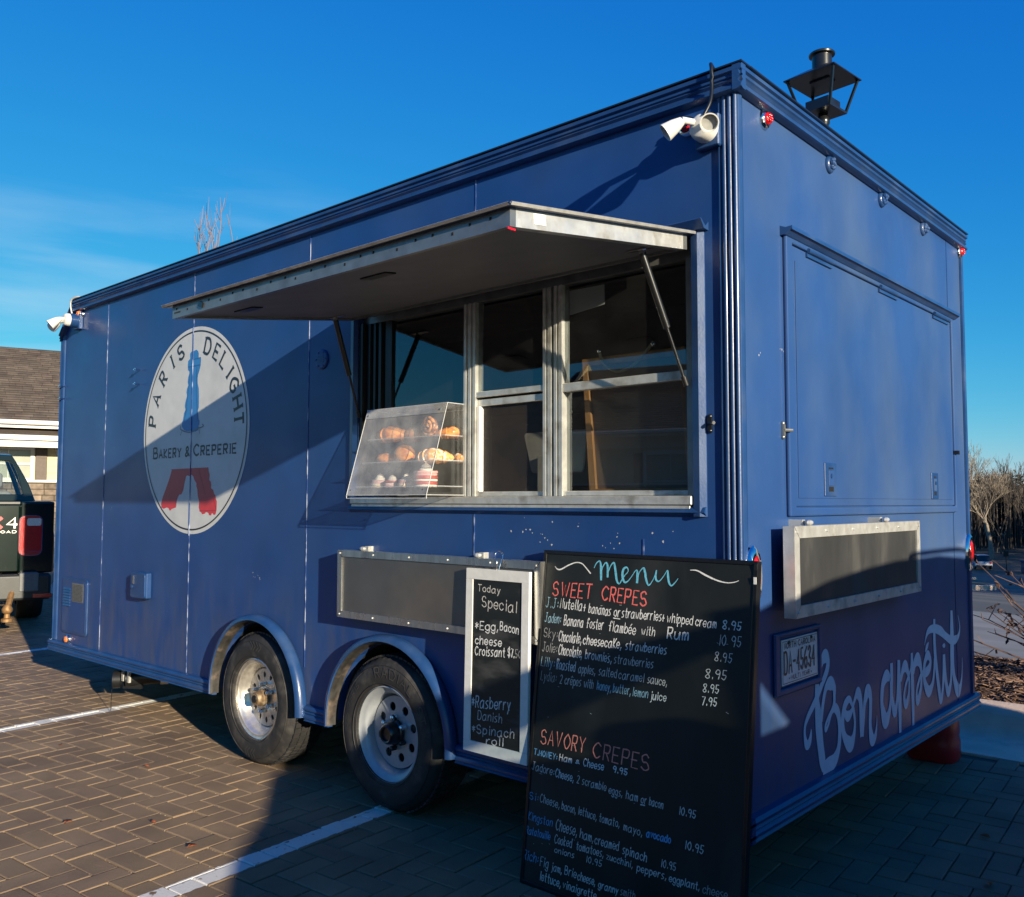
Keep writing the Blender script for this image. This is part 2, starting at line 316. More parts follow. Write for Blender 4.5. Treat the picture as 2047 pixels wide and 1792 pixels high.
# ------------------------------------------------------------------ stroke lettering (x digit/8 high units, y letter a=-2 .. i=6; ~ = rounded)
GL = {'a': '~6f4g1f0e1c4c6e|6g6c7c', 'b': '0i0c|~0e2g5f5d2c0d', 'c': '~5f3g0f0d3c5d', 'd': '~5f3g0f0d3c5d|5i5c', 'e': '~0e5e5f3g0f0d3c5d', 'f': '~5h4i2h2c|0f4f', 'g': '~5f3g0f0d3c5d|~5g5b3a0b',
 'h': '0i0c|~0e2g4g5f5c', 'i': '1g1c|1h1i', 'j': '~2g2b0a|2h2i', 'k': '0i0c|4g0e4c', 'l': '1i1c', 'm': '0g0c|~0e2g3f3c|~3e5g6f6c', 'n': '0g0c|~0e2g4g5f5c', 'o': '~3g0f0d3c5d5f3g', 'p': '0g0a|~0e2g5f5d2c0d',
 'q': '~5f3g0f0d3c5d|5g5a', 'r': '0g0c|~0e2g4g', 's': '~4g2g0f2e4d2c0c', 't': '~2i2d3c4c|0g4g', 'u': '~0g0d2c4d5g|5g5c', 'v': '0g2c5g', 'w': '0g2c3f5c7g', 'x': '0g5c|5g0c', 'y': '0g3c|5g1a', 'z': '0g5g0c5c',
 'A': '0c3i6c|1e5e', 'B': '0c0i|~0i4i5h4f0f|~0f5f6d4c0c', 'C': '~6h3i0g0e3c6d', 'D': '0c0i|~0i4i6g6e4c0c', 'E': '5i0i0c5c|0f4f', 'F': '5i0i0c|0f4f', 'G': '~6h3i0g0e3c6d6f|6f3f', 'H': '0i0c|6i6c|0f6f', 'I': '1i1c',
 'J': '~4i4d2c0d|2i6i', 'K': '0i0c|5i0e5c', 'L': '0i0c5c', 'M': '0c0i3e6i6c', 'N': '0c0i5c5i', 'O': '~3i0g0e3c6e6g3i', 'P': '0c0i|~0i4i5h4f0f', 'R': '0c0i|~0i4i5h4f0f|2f5c', 'S': '~5h3i0h1f4f6d3c0d', 'T': '3i3c|0i6i',
 'U': '~0i0e2c4c6e6i', 'V': '0i3c6i', 'W': '0i2c4h6c8i', 'X': '0i6c|6i0c', 'Y': '0i3f6i|3f3c', 'Z': '0i6i0c6c', '0': '~3i0g0e3c5e5g3i', '1': '2i2c', '2': '~0h2i5h4f0c|0c5c', '3': '~0h3i5h2f5e4c0d', '4': '4c4i0e5e',
 '5': '5i1i1f|~1f4f5e3c0d', '6': '~5i1g0e2c5d4f0e', '7': '0i5i2c', '8': '~3f0h3i5h3f0d3c5d3f', '9': '~5g3f0g2i5h5f4c', '.': '1c1d', ',': '1d0b', ':': '1d1e|1f1g', '&': '~6c1g3i4g0d2c5e', '+': '0e4e|2g2c', '$': '~5h3i0h1f4f6d3c0d|3j3b',
 '-': '0f4f', '*': '0g4e|0e4g|2h2d', '_': '0c6c', 'é': '~0e5e5f3g0f0d3c5d|3h5i', 'ê': '~0e5e5f3g0f0d3c5d|1h3i5h'}
def strokes(txt, serif=False, track=2.2):
    o = []; x = 0
    for c in txt:
        if c == ' ': x += 4.0; continue
        g = GL[c]; w = 0
        for st in g.split('|'):
            sm = st[0] == '~'; st = st.lstrip('~'); p = [(int(st[i]) * .75, ord(st[i + 1]) - 99) for i in range(0, len(st), 2)]
            w = max(w, max(q[0] for q in p)); q = [(x + a, b) for a, b in p]; o.append(smoothp(q, 4) if sm else q)
        x += w + track
    return o, x - track
def text_on(mb, txt, u0, v0, u1, v1, h, wd, fn, d=.001, jit=0.0, slant=0.0, rs=None):
    st, tw = strokes(txt); L_ = sqrt((u1 - u0) ** 2 + (v1 - v0) ** 2); ca, sa = (u1 - u0) / L_, (v1 - v0) / L_; sx_ = (L_ - (.16 * h if len(txt) > 2 else 0)) / max(tw, .5); sy = h / 6
    for s_ in st:
        jx, jy = (random.uniform(-jit, jit) * h for _ in range(2)); q = []
        for a, b in s_: xx = a * sx_ + b * sy * slant + jx; yy = b * sy + jy; q.append((u0 + xx * ca, v0 + xx * sa + yy))
        if jit and len(q) == 2: m_ = ((q[0][0] + q[1][0]) / 2 + random.uniform(-jit, jit) * h * .5, (q[0][1] + q[1][1]) / 2); q = smoothp([q[0], m_, q[1]], 3)
        # round the ends a little by overshooting
        if len(q) >= 2:
            for e, f_ in ((0, 1), (-1, -2)):
                dx, dy = q[e][0] - q[f_][0], q[e][1] - q[f_][1]; l = sqrt(dx * dx + dy * dy) or 1e-6; q[e] = (q[e][0] + dx / l * wd * .3, q[e][1] + dy / l * wd * .3)
        q = [(a, b, wd * (random.uniform(.75, 1.2) if jit else 1)) for a, b in q]
        ribbon(mb, q, fn, None, d)
BON=[[[0.5861,0.7579,0.0084],[0.5978,0.7847,0.0352],[0.6267,0.7995,0.0536],[0.6485,0.7781,0.0331],[0.6421,0.7503,0.0316],[0.616,0.7225,0.0298],[0.5796,0.6911,0.0265],[0.5473,0.6624,0.0289],[0.5089,0.6353,0.0271],[0.4678,0.6066,0.0239],[0.4404,0.5787,0.0184],[0.4357,0.5443,0.0184],[0.4505,0.5089,0.0331],[0.4737,0.5152,0.0294],[0.4881,0.5426,0.0148],[0.4895,0.5588,0.0027]],[[0.5494,0.7082,0.0345],[0.5448,0.6517,0.0358],[0.5545,0.5942,0.0555],[0.5588,0.5376,0.0571],[0.5699,0.4797,0.0525],[0.5845,0.4209,0.0494],[0.5898,0.3862,0.0212]],[[0.5868,0.3953,0.0424],[0.636,0.3973,0.0615],[0.694,0.4063,0.0518],[0.7325,0.4416,0.0338],[0.746,0.4882,0.0317],[0.7448,0.5378,0.0316],[0.7318,0.575,0.0374],[0.7034,0.5972,0.037],[0.6738,0.5878,0.0219],[0.6369,0.5657,0.0158],[0.6162,0.5467,0.0156],[0.6175,0.5295,0.0171],[0.6432,0.5475,0.0144],[0.6624,0.5754,0.0181],[0.6967,0.6098,0.0221],[0.702,0.6436,0.0236],[0.6998,0.6729,0.0332],[0.6681,0.6935,0.0546],[0.6283,0.6837,0.0286],[0.6056,0.6503,0.0247],[0.5898,0.6106,0.0246],[0.5774,0.5678,0.021]],[[0.8771,0.574,0.0159],[0.8474,0.6058,0.0275],[0.8081,0.5944,0.0348],[0.7835,0.5602,0.0344],[0.7754,0.5206,0.0321],[0.794,0.4703,0.0385],[0.846,0.4337,0.0632],[0.8827,0.4593,0.032],[0.897,0.5046,0.0193],[0.8899,0.5479,0.02],[0.8813,0.5793,0.0159]],[[0.7989,0.5635,0.0231],[0.8286,0.5436,0.043],[0.8683,0.5576,0.0238],[0.8852,0.5787,0.0199],[0.9105,0.6047,0.0242],[0.9353,0.616,0.049],[0.958,0.585,0.037],[0.9635,0.5383,0.0371],[0.965,0.4923,0.0413],[0.9677,0.4401,0.0373]],[[0.9677,0.4401,0.0331],[0.9862,0.5038,0.0292],[1.002,0.5625,0.0293],[1.0383,0.6092,0.0553],[1.0662,0.58,0.0361],[1.0627,0.5213,0.0326],[1.0574,0.4602,0.0326],[1.0747,0.4072,0.052],[1.1078,0.4133,0.0307],[1.1277,0.4536,0.0132],[1.1328,0.4936,0.0035]],[[1.2936,0.6223,0.0275],[1.2537,0.6375,0.0544],[1.2119,0.612,0.0401],[1.1958,0.5673,0.0372],[1.1946,0.5206,0.0372],[1.2285,0.4552,0.0676],[1.2705,0.4794,0.0365],[1.2966,0.5291,0.0258],[1.3046,0.6079,0.0277]],[[1.316,0.6828,0.0333],[1.3147,0.6224,0.0333],[1.3131,0.5425,0.0259],[1.3416,0.4703,0.0469],[1.3729,0.5168,0.0246],[1.3944,0.5947,0.0325],[1.4054,0.6848,0.0326]],[[1.4052,0.6831,0.0326],[1.4038,0.5934,0.0383],[1.4065,0.495,0.0404],[1.4038,0.346,0.025]],[[1.4228,0.5906,0.0231],[1.4497,0.6295,0.0341],[1.4852,0.6479,0.0544],[1.5176,0.6168,0.03],[1.5345,0.5742,0.0221],[1.5203,0.5163,0.026],[1.4829,0.4791,0.0396],[1.4613,0.519,0.0235],[1.484,0.5617,0.0197],[1.5263,0.5988,0.018],[1.5589,0.6313,0.0162],[1.5734,0.6901,0.0224]],[[1.5747,0.694,0.0265],[1.575,0.6021,0.0388],[1.5746,0.501,0.0368],[1.5735,0.3367,0.0246]],[[1.5871,0.6004,0.0266],[1.6107,0.6413,0.0414],[1.6534,0.6562,0.0631],[1.6879,0.6242,0.0361],[1.7002,0.5776,0.0256],[1.685,0.5179,0.0297],[1.6391,0.4686,0.0419],[1.6266,0.5097,0.0229],[1.6558,0.5497,0.0231],[1.7005,0.581,0.0256],[1.7543,0.5804,0.0436],[1.8044,0.591,0.0443],[1.8326,0.6226,0.0268],[1.7987,0.6569,0.0442],[1.7589,0.6392,0.0349],[1.7361,0.5969,0.0324],[1.7405,0.5441,0.0369],[1.7929,0.4891,0.0553],[1.8542,0.5169,0.0316],[1.8818,0.5769,0.025],[1.8918,0.6292,0.0228]],[[1.7596,0.6758,0.0087],[1.7853,0.6955,0.0264],[1.8133,0.7141,0.0066]],[[1.9049,0.8138,0.0298],[1.8984,0.736,0.0343],[1.9046,0.6455,0.039],[1.9256,0.5529,0.0393],[1.9482,0.4777,0.042],[1.9722,0.4163,0.0353],[2.0062,0.4689,0.0309],[2.0242,0.5391,0.0335],[2.0369,0.6297,0.036]],[[1.7513,0.7083,0.0043],[1.784,0.7484,0.0197],[1.8244,0.7689,0.0334],[1.9034,0.7685,0.0412],[1.9947,0.7474,0.0473],[2.0639,0.7179,0.0387],[2.1472,0.6882,0.0423],[2.222,0.6798,0.0434],[2.2814,0.6942,0.026],[2.3077,0.7375,0.0131],[2.2818,0.7958,0.0039]],[[2.0393,0.6294,0.0336],[2.0436,0.5547,0.0409],[2.0617,0.4861,0.0388],[2.0903,0.4395,0.049],[2.1348,0.4827,0.0322],[2.1541,0.5583,0.0374],[2.1608,0.6323,0.0425],[2.1763,0.8301,0.0326]],[[2.0391,0.682,0.024],[2.0395,0.6727,0.0456],[2.0373,0.662,0.024]],[[2.1774,0.8281,0.0326],[2.1738,0.7059,0.0578],[2.1761,0.5929,0.0427],[2.1925,0.4968,0.043],[2.2495,0.4242,0.0711],[2.2968,0.4437,0.034],[2.3242,0.4971,0.0158],[2.3345,0.5765,0.004]]]
MENU=[[[0.2378,1.1405,0.0032],[0.2474,1.1586,0.004],[0.2622,1.1654,0.0055],[0.2688,1.1369,0.0102],[0.2719,1.0985,0.0086]],[[0.2705,1.1159,0.0039],[0.2748,1.1442,0.0039],[0.2885,1.1618,0.0055],[0.2969,1.1489,0.0086],[0.3,1.11,0.0078]],[[0.3001,1.1246,0.0031],[0.3089,1.1495,0.0039],[0.3228,1.1635,0.0062],[0.3309,1.1403,0.0092],[0.3402,1.1028,0.0084],[0.3516,1.0915,0.0046],[0.3629,1.1077,0.0038],[0.3724,1.1202,0.003]],[[0.3684,1.1183,0.003],[0.3858,1.1364,0.003],[0.3798,1.1498,0.0053],[0.3665,1.144,0.0084],[0.3627,1.1214,0.0099],[0.3719,1.0997,0.0076],[0.3843,1.1004,0.0045],[0.3996,1.1168,0.003],[0.4145,1.1381,0.003],[0.4224,1.1419,0.0052],[0.4257,1.1251,0.0097],[0.4256,1.098,0.0089]],[[0.4256,1.1082,0.003],[0.433,1.1357,0.003],[0.4481,1.1518,0.0052],[0.455,1.1403,0.0089],[0.4631,1.1105,0.0081],[0.4742,1.0945,0.0051],[0.4889,1.1121,0.0029],[0.4991,1.1362,0.0029],[0.5016,1.147,0.0051],[0.4996,1.1295,0.0073],[0.5025,1.1147,0.0073],[0.5146,1.1104,0.0043],[0.531,1.128,0.0029],[0.5452,1.1487,0.0036],[0.5482,1.1324,0.0086],[0.5535,1.1096,0.0078],[0.5638,1.0988,0.005],[0.5783,1.1112,0.0032],[0.5882,1.1243,0.0018]]]
FLO=[[[0.0562,1.138,0.0017],[0.0676,1.1276,0.0042],[0.0865,1.1276,0.005],[0.1177,1.1431,0.0049],[0.1534,1.1557,0.0037],[0.1809,1.1535,0.004],[0.2,1.1402,0.004],[0.2241,1.1195,0.0048]],[[0.6322,1.1546,0.0021],[0.6582,1.1544,0.0041],[0.6918,1.1409,0.0061],[0.732,1.1274,0.0047],[0.7676,1.1218,0.0033],[0.7952,1.1252,0.0026],[0.8104,1.1314,0.0016]]]
TOWER=[[-0.0485,0.4595],[-0.0345,0.4697],[-0.0093,0.4691],[0.0226,0.4754],[0.0443,0.4638],[0.0521,0.4484],[0.0517,0.4248],[0.0777,0.4246],[0.0798,0.4092],[0.0764,0.3733],[0.0636,0.3456],[0.0504,0.3251],[0.0457,0.3038],[0.0469,0.2747],[0.0611,0.2409],[0.0646,0.1937],[0.066,0.1287],[0.0562,0.1113],[0.0607,0.0894],[0.0676,0.0602],[0.0779,0.0488],[0.0772,0.0309],[0.0672,0.0207],[0.0612,-0.0042],[0.0298,-0.0115],[-0.0276,-0.0032],[-0.071,-0.0027],[-0.1006,0.0061],[-0.1249,0.024],[-0.1304,0.0464],[-0.1179,0.0641],[-0.1114,0.0821],[-0.1053,0.1074],[-0.0879,0.1265],[-0.0983,0.1474],[-0.0901,0.1763],[-0.0734,0.2081],[-0.0817,0.2308],[-0.0754,0.2523],[-0.0602,0.2694],[-0.0698,0.2886],[-0.064,0.3212],[-0.0504,0.342],[-0.0524,0.3532],[-0.0695,0.3622],[-0.0729,0.3884],[-0.0698,0.4175],[-0.0471,0.428]]
LEGS=[[-0.2535,-0.2266],[-0.0152,-0.2257],[0.1893,-0.2251],[0.1937,-0.2482],[0.2049,-0.2659],[0.2021,-0.2985],[0.2192,-0.3075],[0.2255,-0.3271],[0.2229,-0.3445],[0.2483,-0.3555],[0.2574,-0.375],[0.2745,-0.3881],[0.2772,-0.4032],[0.2902,-0.4204],[0.2881,-0.4698],[0.2787,-0.4935],[0.2624,-0.498],[0.2412,-0.4853],[0.2293,-0.5005],[0.2083,-0.4986],[0.1994,-0.4857],[0.176,-0.4815],[0.1615,-0.4904],[0.1319,-0.4955],[0.1185,-0.4821],[0.1033,-0.48],[0.0914,-0.4537],[0.0944,-0.4228],[0.0753,-0.383],[0.0695,-0.3498],[0.0579,-0.3341],[0.0593,-0.3164],[0.032,-0.2938],[0.0224,-0.2758],[-0.0002,-0.263],[-0.0131,-0.2729],[-0.031,-0.2715],[-0.0446,-0.2667],[-0.0647,-0.2709],[-0.0827,-0.3192],[-0.0946,-0.3552],[-0.1162,-0.38],[-0.1391,-0.3799],[-0.1567,-0.3958],[-0.1696,-0.4163],[-0.1769,-0.4574],[-0.2045,-0.4621],[-0.2276,-0.4668],[-0.2459,-0.4773],[-0.2603,-0.4716],[-0.2655,-0.4625],[-0.2895,-0.458],[-0.3273,-0.4663],[-0.3566,-0.4584],[-0.3625,-0.4374],[-0.3453,-0.3954],[-0.3138,-0.3537],[-0.2827,-0.3075],[-0.2563,-0.2663],[-0.2392,-0.2297]]
TLINES=[[[-0.0703,0.38,0.0077],[-0.0017,0.3794,0.0076],[0.0762,0.3799,0.0075]],[[-0.0312,0.3952,0.0055],[-0.0035,0.4198,0.0055],[0.0778,0.4231,0.0054]],[[-0.0735,0.131,0.0044],[-0.1027,0.0521,0.0044]],[[0.0343,0.3703,0.0054],[0.0332,0.2324,0.0054],[0.0553,0.0501,0.0053]],[[-0.0447,0.3745,0.0049],[-0.0589,0.24,0.0049],[-0.0901,0.0954,0.005]]]
TGREY=[[[-0.1432,-0.0267,0.0044],[-0.1281,-0.0016,0.0044]],[[0.0853,-0.0269,0.0042],[0.0736,0.0024,0.0043]],[[-0.1422,0.0304,0.0056],[-0.1451,0.014,0.0067],[-0.115,0.0014,0.0077],[-0.0634,-0.0093,0.0077],[0.0013,-0.0101,0.0076],[0.0433,0.004,0.0075],[0.106,0.0114,0.0074],[0.125,0.0192,0.0074],[0.1087,0.0284,0.0063]]]
LLINES=[[[0.1053,-0.4756,0.0052],[0.2861,-0.4709,0.005]],[[0.2502,-0.401,0.0038],[0.2858,-0.4655,0.0038]],[[0.0819,-0.2347,0.0033],[0.1655,-0.3833,0.0039]],[[-0.2621,-0.3402,0.0042],[-0.2641,-0.3956,0.0042]]]
ARC=[["P",-80.9,0.519],["A",-64.6,0.49],["R",-47.8,0.495],["I",-31.7,0.5],["S",-18.4,0.505],["D",17.9,0.499],["E",30.5,0.494],["L",41.7,0.479],["I",52.5,0.495],["G",62.8,0.502],["H",75.2,0.508],["T",85.9,0.509]]
MT=[["SWEET",0.0545,1.0285,0.2399,1.03,0.0508,"r",2],["CREPES",0.2792,1.03,0.4747,1.023,0.0484,"r",2.2],["J.J:",0.0259,0.9844,0.0882,0.9824,0.0363,"c",1],["Nutella+",0.0937,0.9864,0.2161,0.9843,0.0358,"w",1.3],["bananas",0.2265,0.9799,0.3261,0.9778,0.0326,"w",1.2],["or",0.3367,0.9775,0.3609,0.9771,0.0318,"w",1.3],["_",0.3351,0.9714,0.3634,0.9705,0.0254,"w",1.4],["strawberries+",0.3712,0.9776,0.5471,0.9783,0.0316,"w",1.2],["whipped",0.5534,0.9776,0.6552,0.9764,0.0304,"w",1],["cream",0.6621,0.9759,0.7415,0.9745,0.0296,"w",1.1],["8.95",0.7604,0.9748,0.8278,0.9753,0.027,"w",1.4],["Jaden:",0.0264,0.9299,0.1048,0.9292,0.0338,"c",1],["Banana",0.1166,0.9267,0.21,0.926,0.0354,"w",1.3],["foster",0.2211,0.9262,0.2999,0.9262,0.0346,"w",1.2],["flambée",0.3185,0.9259,0.4352,0.9221,0.0347,"w",1.2],["with",0.455,0.9258,0.5118,0.9267,0.0288,"w",1],["Rum",0.5578,0.9234,0.6421,0.9259,0.0362,"w",1.8],["10 95",0.7477,0.9232,0.8302,0.9246,0.0327,"g",1],["Sky:",0.0258,0.8742,0.0954,0.8739,0.0336,"d",1],["Chocolate,",0.099,0.8662,0.2066,0.8682,0.0375,"w",1.2],["cheesecaKe,",0.2105,0.8682,0.3804,0.8691,0.0323,"w",1.4],["strawberries",0.3948,0.8695,0.5612,0.8713,0.0298,"w",1.2],["8.95",0.7382,0.8719,0.8013,0.8727,0.0288,"g",1],["Jolie:",0.0237,0.8222,0.0973,0.8217,0.0334,"d",1],["Chocolate,",0.1016,0.8187,0.2148,0.818,0.0372,"w",1.2],["brownies,",0.2247,0.8183,0.3428,0.8173,0.0321,"w",1.1],["strawberries",0.3506,0.8182,0.513,0.8203,0.0292,"g",1],["8.95",0.7072,0.8147,0.7844,0.8181,0.0288,"g",1.2],["Lilly:",0.0229,0.7691,0.0906,0.7687,0.0333,"c",1],["Roasted",0.0967,0.7664,0.1876,0.7671,0.0349,"w",1.2],["apples,",0.1977,0.7662,0.2752,0.7678,0.03,"g",1.1],["salted",0.2884,0.7695,0.3674,0.7686,0.0294,"g",1],["caramel",0.3736,0.7682,0.4793,0.7701,0.0288,"g",1],["sauce,",0.4906,0.7705,0.5701,0.7694,0.0273,"g",1],["8.95",0.7008,0.7706,0.7591,0.7729,0.026,"w",1.1],["Lydia:",0.0268,0.7174,0.104,0.719,0.033,"d",1],["2 crêpes",0.1184,0.7179,0.2167,0.7194,0.0312,"g",1.1],["with",0.2266,0.7186,0.2722,0.7195,0.0296,"g",1],["honey,",0.2845,0.7195,0.3479,0.7189,0.0301,"c",1.1],["butter,",0.353,0.7197,0.4296,0.7204,0.0296,"c",1],["lemon",0.4347,0.7191,0.4989,0.7204,0.0291,"c",1],["juice",0.5063,0.7187,0.5694,0.7202,0.0259,"w",1.2],["7.95",0.6986,0.7295,0.7543,0.7327,0.026,"w",1.2],["SAVORY",0.0475,0.4944,0.2544,0.497,0.0509,"o",1.6],["CREPES",0.2844,0.4908,0.5224,0.4871,0.051,"o",1.8],["T.MONEY:",0.0206,0.4503,0.1311,0.4497,0.0204,"b",1.3],["Ham",0.14,0.4514,0.1989,0.4524,0.023,"w",1.2],["&",0.2132,0.4552,0.2304,0.4563,0.0122,"w",1],["Cheese",0.2468,0.4529,0.3375,0.4546,0.026,"w",1.2],["9.95",0.3727,0.4573,0.433,0.4583,0.0202,"w",1.4],["Jadore:",0.0165,0.3966,0.1231,0.3942,0.028,"g",1],["Cheese,",0.1275,0.3923,0.213,0.3911,0.0287,"w",1.1],["2 scramble",0.2246,0.3913,0.3525,0.3899,0.0259,"g",1],["eggs,",0.361,0.3853,0.4194,0.3852,0.0252,"g",1],["ham",0.4317,0.3837,0.4821,0.3843,0.0268,"g",1],["or",0.4924,0.3836,0.5118,0.3834,0.0245,"g",1],["_",0.4908,0.3771,0.5071,0.3782,0.0163,"w",1.3],["bacon",0.5234,0.3843,0.5798,0.3822,0.0251,"g",1],["10.95",0.6353,0.3799,0.6991,0.3799,0.0244,"g",1.2],["Si:",0.0144,0.2931,0.058,0.2922,0.0246,"b",1],["Cheese,",0.0654,0.2929,0.1579,0.2889,0.0287,"g",1],["bacon,",0.1654,0.2905,0.2308,0.2878,0.0269,"g",1],["lettuce,",0.2392,0.2897,0.3207,0.287,0.0264,"g",1],["tomato,",0.329,0.2868,0.4153,0.286,0.0259,"g",1],["mayo,",0.4297,0.2832,0.5063,0.2798,0.0245,"g",1],["avocado",0.5197,0.2843,0.6134,0.2844,0.0232,"b",1.6],["10.95",0.6627,0.2817,0.7323,0.2818,0.0251,"g",1.2],["Kingston",0.0167,0.2209,0.1315,0.2222,0.0275,"b",1],["Cheese,",0.1458,0.2155,0.2427,0.217,0.0367,"g",1.1],["ham,",0.253,0.2153,0.313,0.2129,0.0303,"g",1.1],["creamed",0.3171,0.2109,0.4182,0.2128,0.0291,"g",1.1],["spinach",0.4316,0.2092,0.5291,0.2058,0.0275,"g",1.2],["10.95",0.5796,0.2058,0.6374,0.2077,0.0235,"g",1],["Ratatouille",0.0124,0.1715,0.1269,0.1757,0.0256,"b",1],["Cooked",0.144,0.1711,0.2236,0.1736,0.0301,"g",1.1],["tomatoes,",0.2408,0.1736,0.3586,0.1768,0.0261,"g",1.1],["zucchini,",0.3679,0.1743,0.4756,0.1736,0.0204,"g",1],["peppers,",0.4912,0.1696,0.6051,0.1723,0.0231,"g",1.1],["eggplant,",0.6138,0.1707,0.7247,0.1735,0.0225,"g",1.1],["cheese",0.734,0.1692,0.8204,0.1748,0.0263,"d",1],["onions",0.1469,0.1399,0.2349,0.1433,0.0193,"g",1],["10.95",0.2839,0.1432,0.3525,0.1444,0.0208,"g",1],["Rich:",0.0079,0.0813,0.0803,0.0846,0.0328,"b",1],["Fig",0.0851,0.0792,0.1272,0.0793,0.0323,"g",1.1],["jam,",0.139,0.0794,0.1873,0.078,0.0255,"g",1.1],["Brie",0.1974,0.0807,0.2517,0.0804,0.0286,"g",1.1],["cheese,",0.2548,0.0778,0.3323,0.0793,0.0274,"g",1.2],["granny",0.3433,0.077,0.4258,0.0778,0.0223,"g",1.2],["smith",0.4325,0.0797,0.4925,0.0805,0.0247,"d",1],["lettuce,",0.0896,0.0329,0.1873,0.0329,0.0291,"g",1.3],["vinaigrette",0.1941,0.0348,0.3395,0.0377,0.0251,"g",1.2]]
ST=[["Today",-1.0983,1.0189,-0.9759,1.0145,0.0259,"g",1],["Special",-1.0748,0.9585,-0.8884,0.9484,0.0413,"g",1.1],["*Egg,",-1.1106,0.8676,-0.9838,0.8721,0.0321,"w",1.3],["Bacon",-0.9769,0.8778,-0.8782,0.87,0.0313,"w",1.2],["cheese",-1.1081,0.811,-0.9642,0.8152,0.032,"w",1.3],["Croissant",-1.1079,0.7672,-0.9456,0.7782,0.0335,"w",1.3],["$7.",-0.934,0.7821,-0.8982,0.7797,0.0309,"w",1.3],["50",-0.8982,0.7812,-0.8681,0.7813,0.0307,"d",1],["*Rasberry",-1.1213,0.5648,-0.9112,0.5819,0.0436,"w",1.2],["Danish",-1.0885,0.5223,-0.9565,0.5276,0.0331,"g",1],["*Spinach",-1.1171,0.4666,-0.893,0.4817,0.0332,"g",1.2],["roll",-1.0396,0.4345,-0.9481,0.4439,0.0301,"w",1.1]]# ------------------------------------------------------------------ terrain
def hz(x, y):
    s = (y - 5.2) + .35 * x; s = max(0.0, s); h = -.0072 * s * s / 1.0 if s < 5 else -.18 - .072 * (s - 5)
    if s > 92: h = -.18 - .072 * 87 + (max(0, s - 118) * .0 if s < 118 else min((s - 118) * .10, 2.4))
    return h
def sheet(name, xs, ys, m, dz=0.0, kind='structure', f=None):
    mb = MB(); nx, ny = len(xs), len(ys)
    mb.add([(x, y, (f or hz)(x, y) + dz) for y in ys for x in xs], [(j * nx + i, j * nx + i + 1, (j + 1) * nx + i + 1, (j + 1) * nx + i) for j in range(ny - 1) for i in range(nx - 1)])
    return tag(mb.build(name, m, norm=False, smooth=60), kind=kind)
def fr(a, b, st): n = max(1, int(abs(b - a) / st)); return [a + (b - a) * i / n for i in range(n + 1)]
M_ground = mat('winter_ground', (.16, .12, .075), .95, 0, .25, 1.2, .5, 8, (.10, .085, .05), (.4, .7))
M_asph = mat('worn_asphalt', (.085, .085, .085), .9, 0, .12, .8, .4, 40, (.16, .155, .145), (.48, .75), stretch=(.35, 1, 1))
M_conc = mat('kerb_concrete', (.80, .60, .44), .85, 0, .12, 4, .4, 60, (.50, .40, .31), (.5, .75))
M_mulch = mat('mulch', (.10, .055, .032), .95, 0, .45, 14, .8, 60, rnd=.5)
M_mchip = mat('mulch_chips', (.17, .10, .065), .9, 0, .3, 30, .4, 60, rnd=.7)
M_sand = mat('joint_sand', (.085, .070, .050), .95, 0, .3, 60, .6, 200)
sheet('ground', fr(-400, 400, 20), fr(-300, 92, 4) + fr(96, 150, 2) + fr(160, 500, 20), M_ground, -.06)
sheet('parking_lot', fr(-90, 45, 3), fr(5.05, 9, .25) + fr(9.5, 96, 2.5), M_asph, 0)
M_apr = mat('pale_concrete', (.27, .265, .25), .9, 0, .15, 1.1, .3, 30, (.15, .15, .145), (.5, .75), stretch=(.3, 1, 1))
sheet('concrete_apron', fr(-60, 30, 2), fr(5.3, 9, .25) + fr(9.5, 11.8, .5), M_apr, .006)
sheet('road', fr(-90, 45, 5), fr(-60, -6.2, 4), M_asph, -.01)
# grass island and its kerb out in the lot
mb = MB(); mk = MB()
for (cx, cy, lx, ly) in ((-8.7, 25.6, 3.0, 3.8), (-20, 45, 9, 1.5), (-2, 47, 6, 1.3)):
    pts = [(cx + lx * (abs(cos(t)) ** .8) * (1 if cos(t) > 0 else -1), cy + ly * (abs(sin(t)) ** .8) * (1 if sin(t) > 0 else -1)) for t in [2 * pi * i / 40 for i in range(40)]]
    pin = [(cx + (x - cx) * (1 - .18 / lx), cy + (y - cy) * (1 - .18 / ly)) for x, y in pts]
    mb.poly([pin], lambda u, v, d: (u, v, hz(u, v) + .15 + .1 * max(0, 1 - ((u - cx) / lx) ** 2)))
    mk.add([(x, y, hz(x, y) - .05) for x, y in pts] + [(x, y, hz(x, y) + .14) for x, y in pts] + [(x, y, hz(x, y) + .145) for x, y in pin],
           [(i, (i + 1) % 40, 40 + (i + 1) % 40, 40 + i) for i in range(40)] + [(40 + i, 40 + (i + 1) % 40, 80 + (i + 1) % 40, 80 + i) for i in range(40)])
tag(mb.build('grass_verge', M_ground), kind='structure'); tag(mk.build('island_kerb', M_conc), kind='structure')
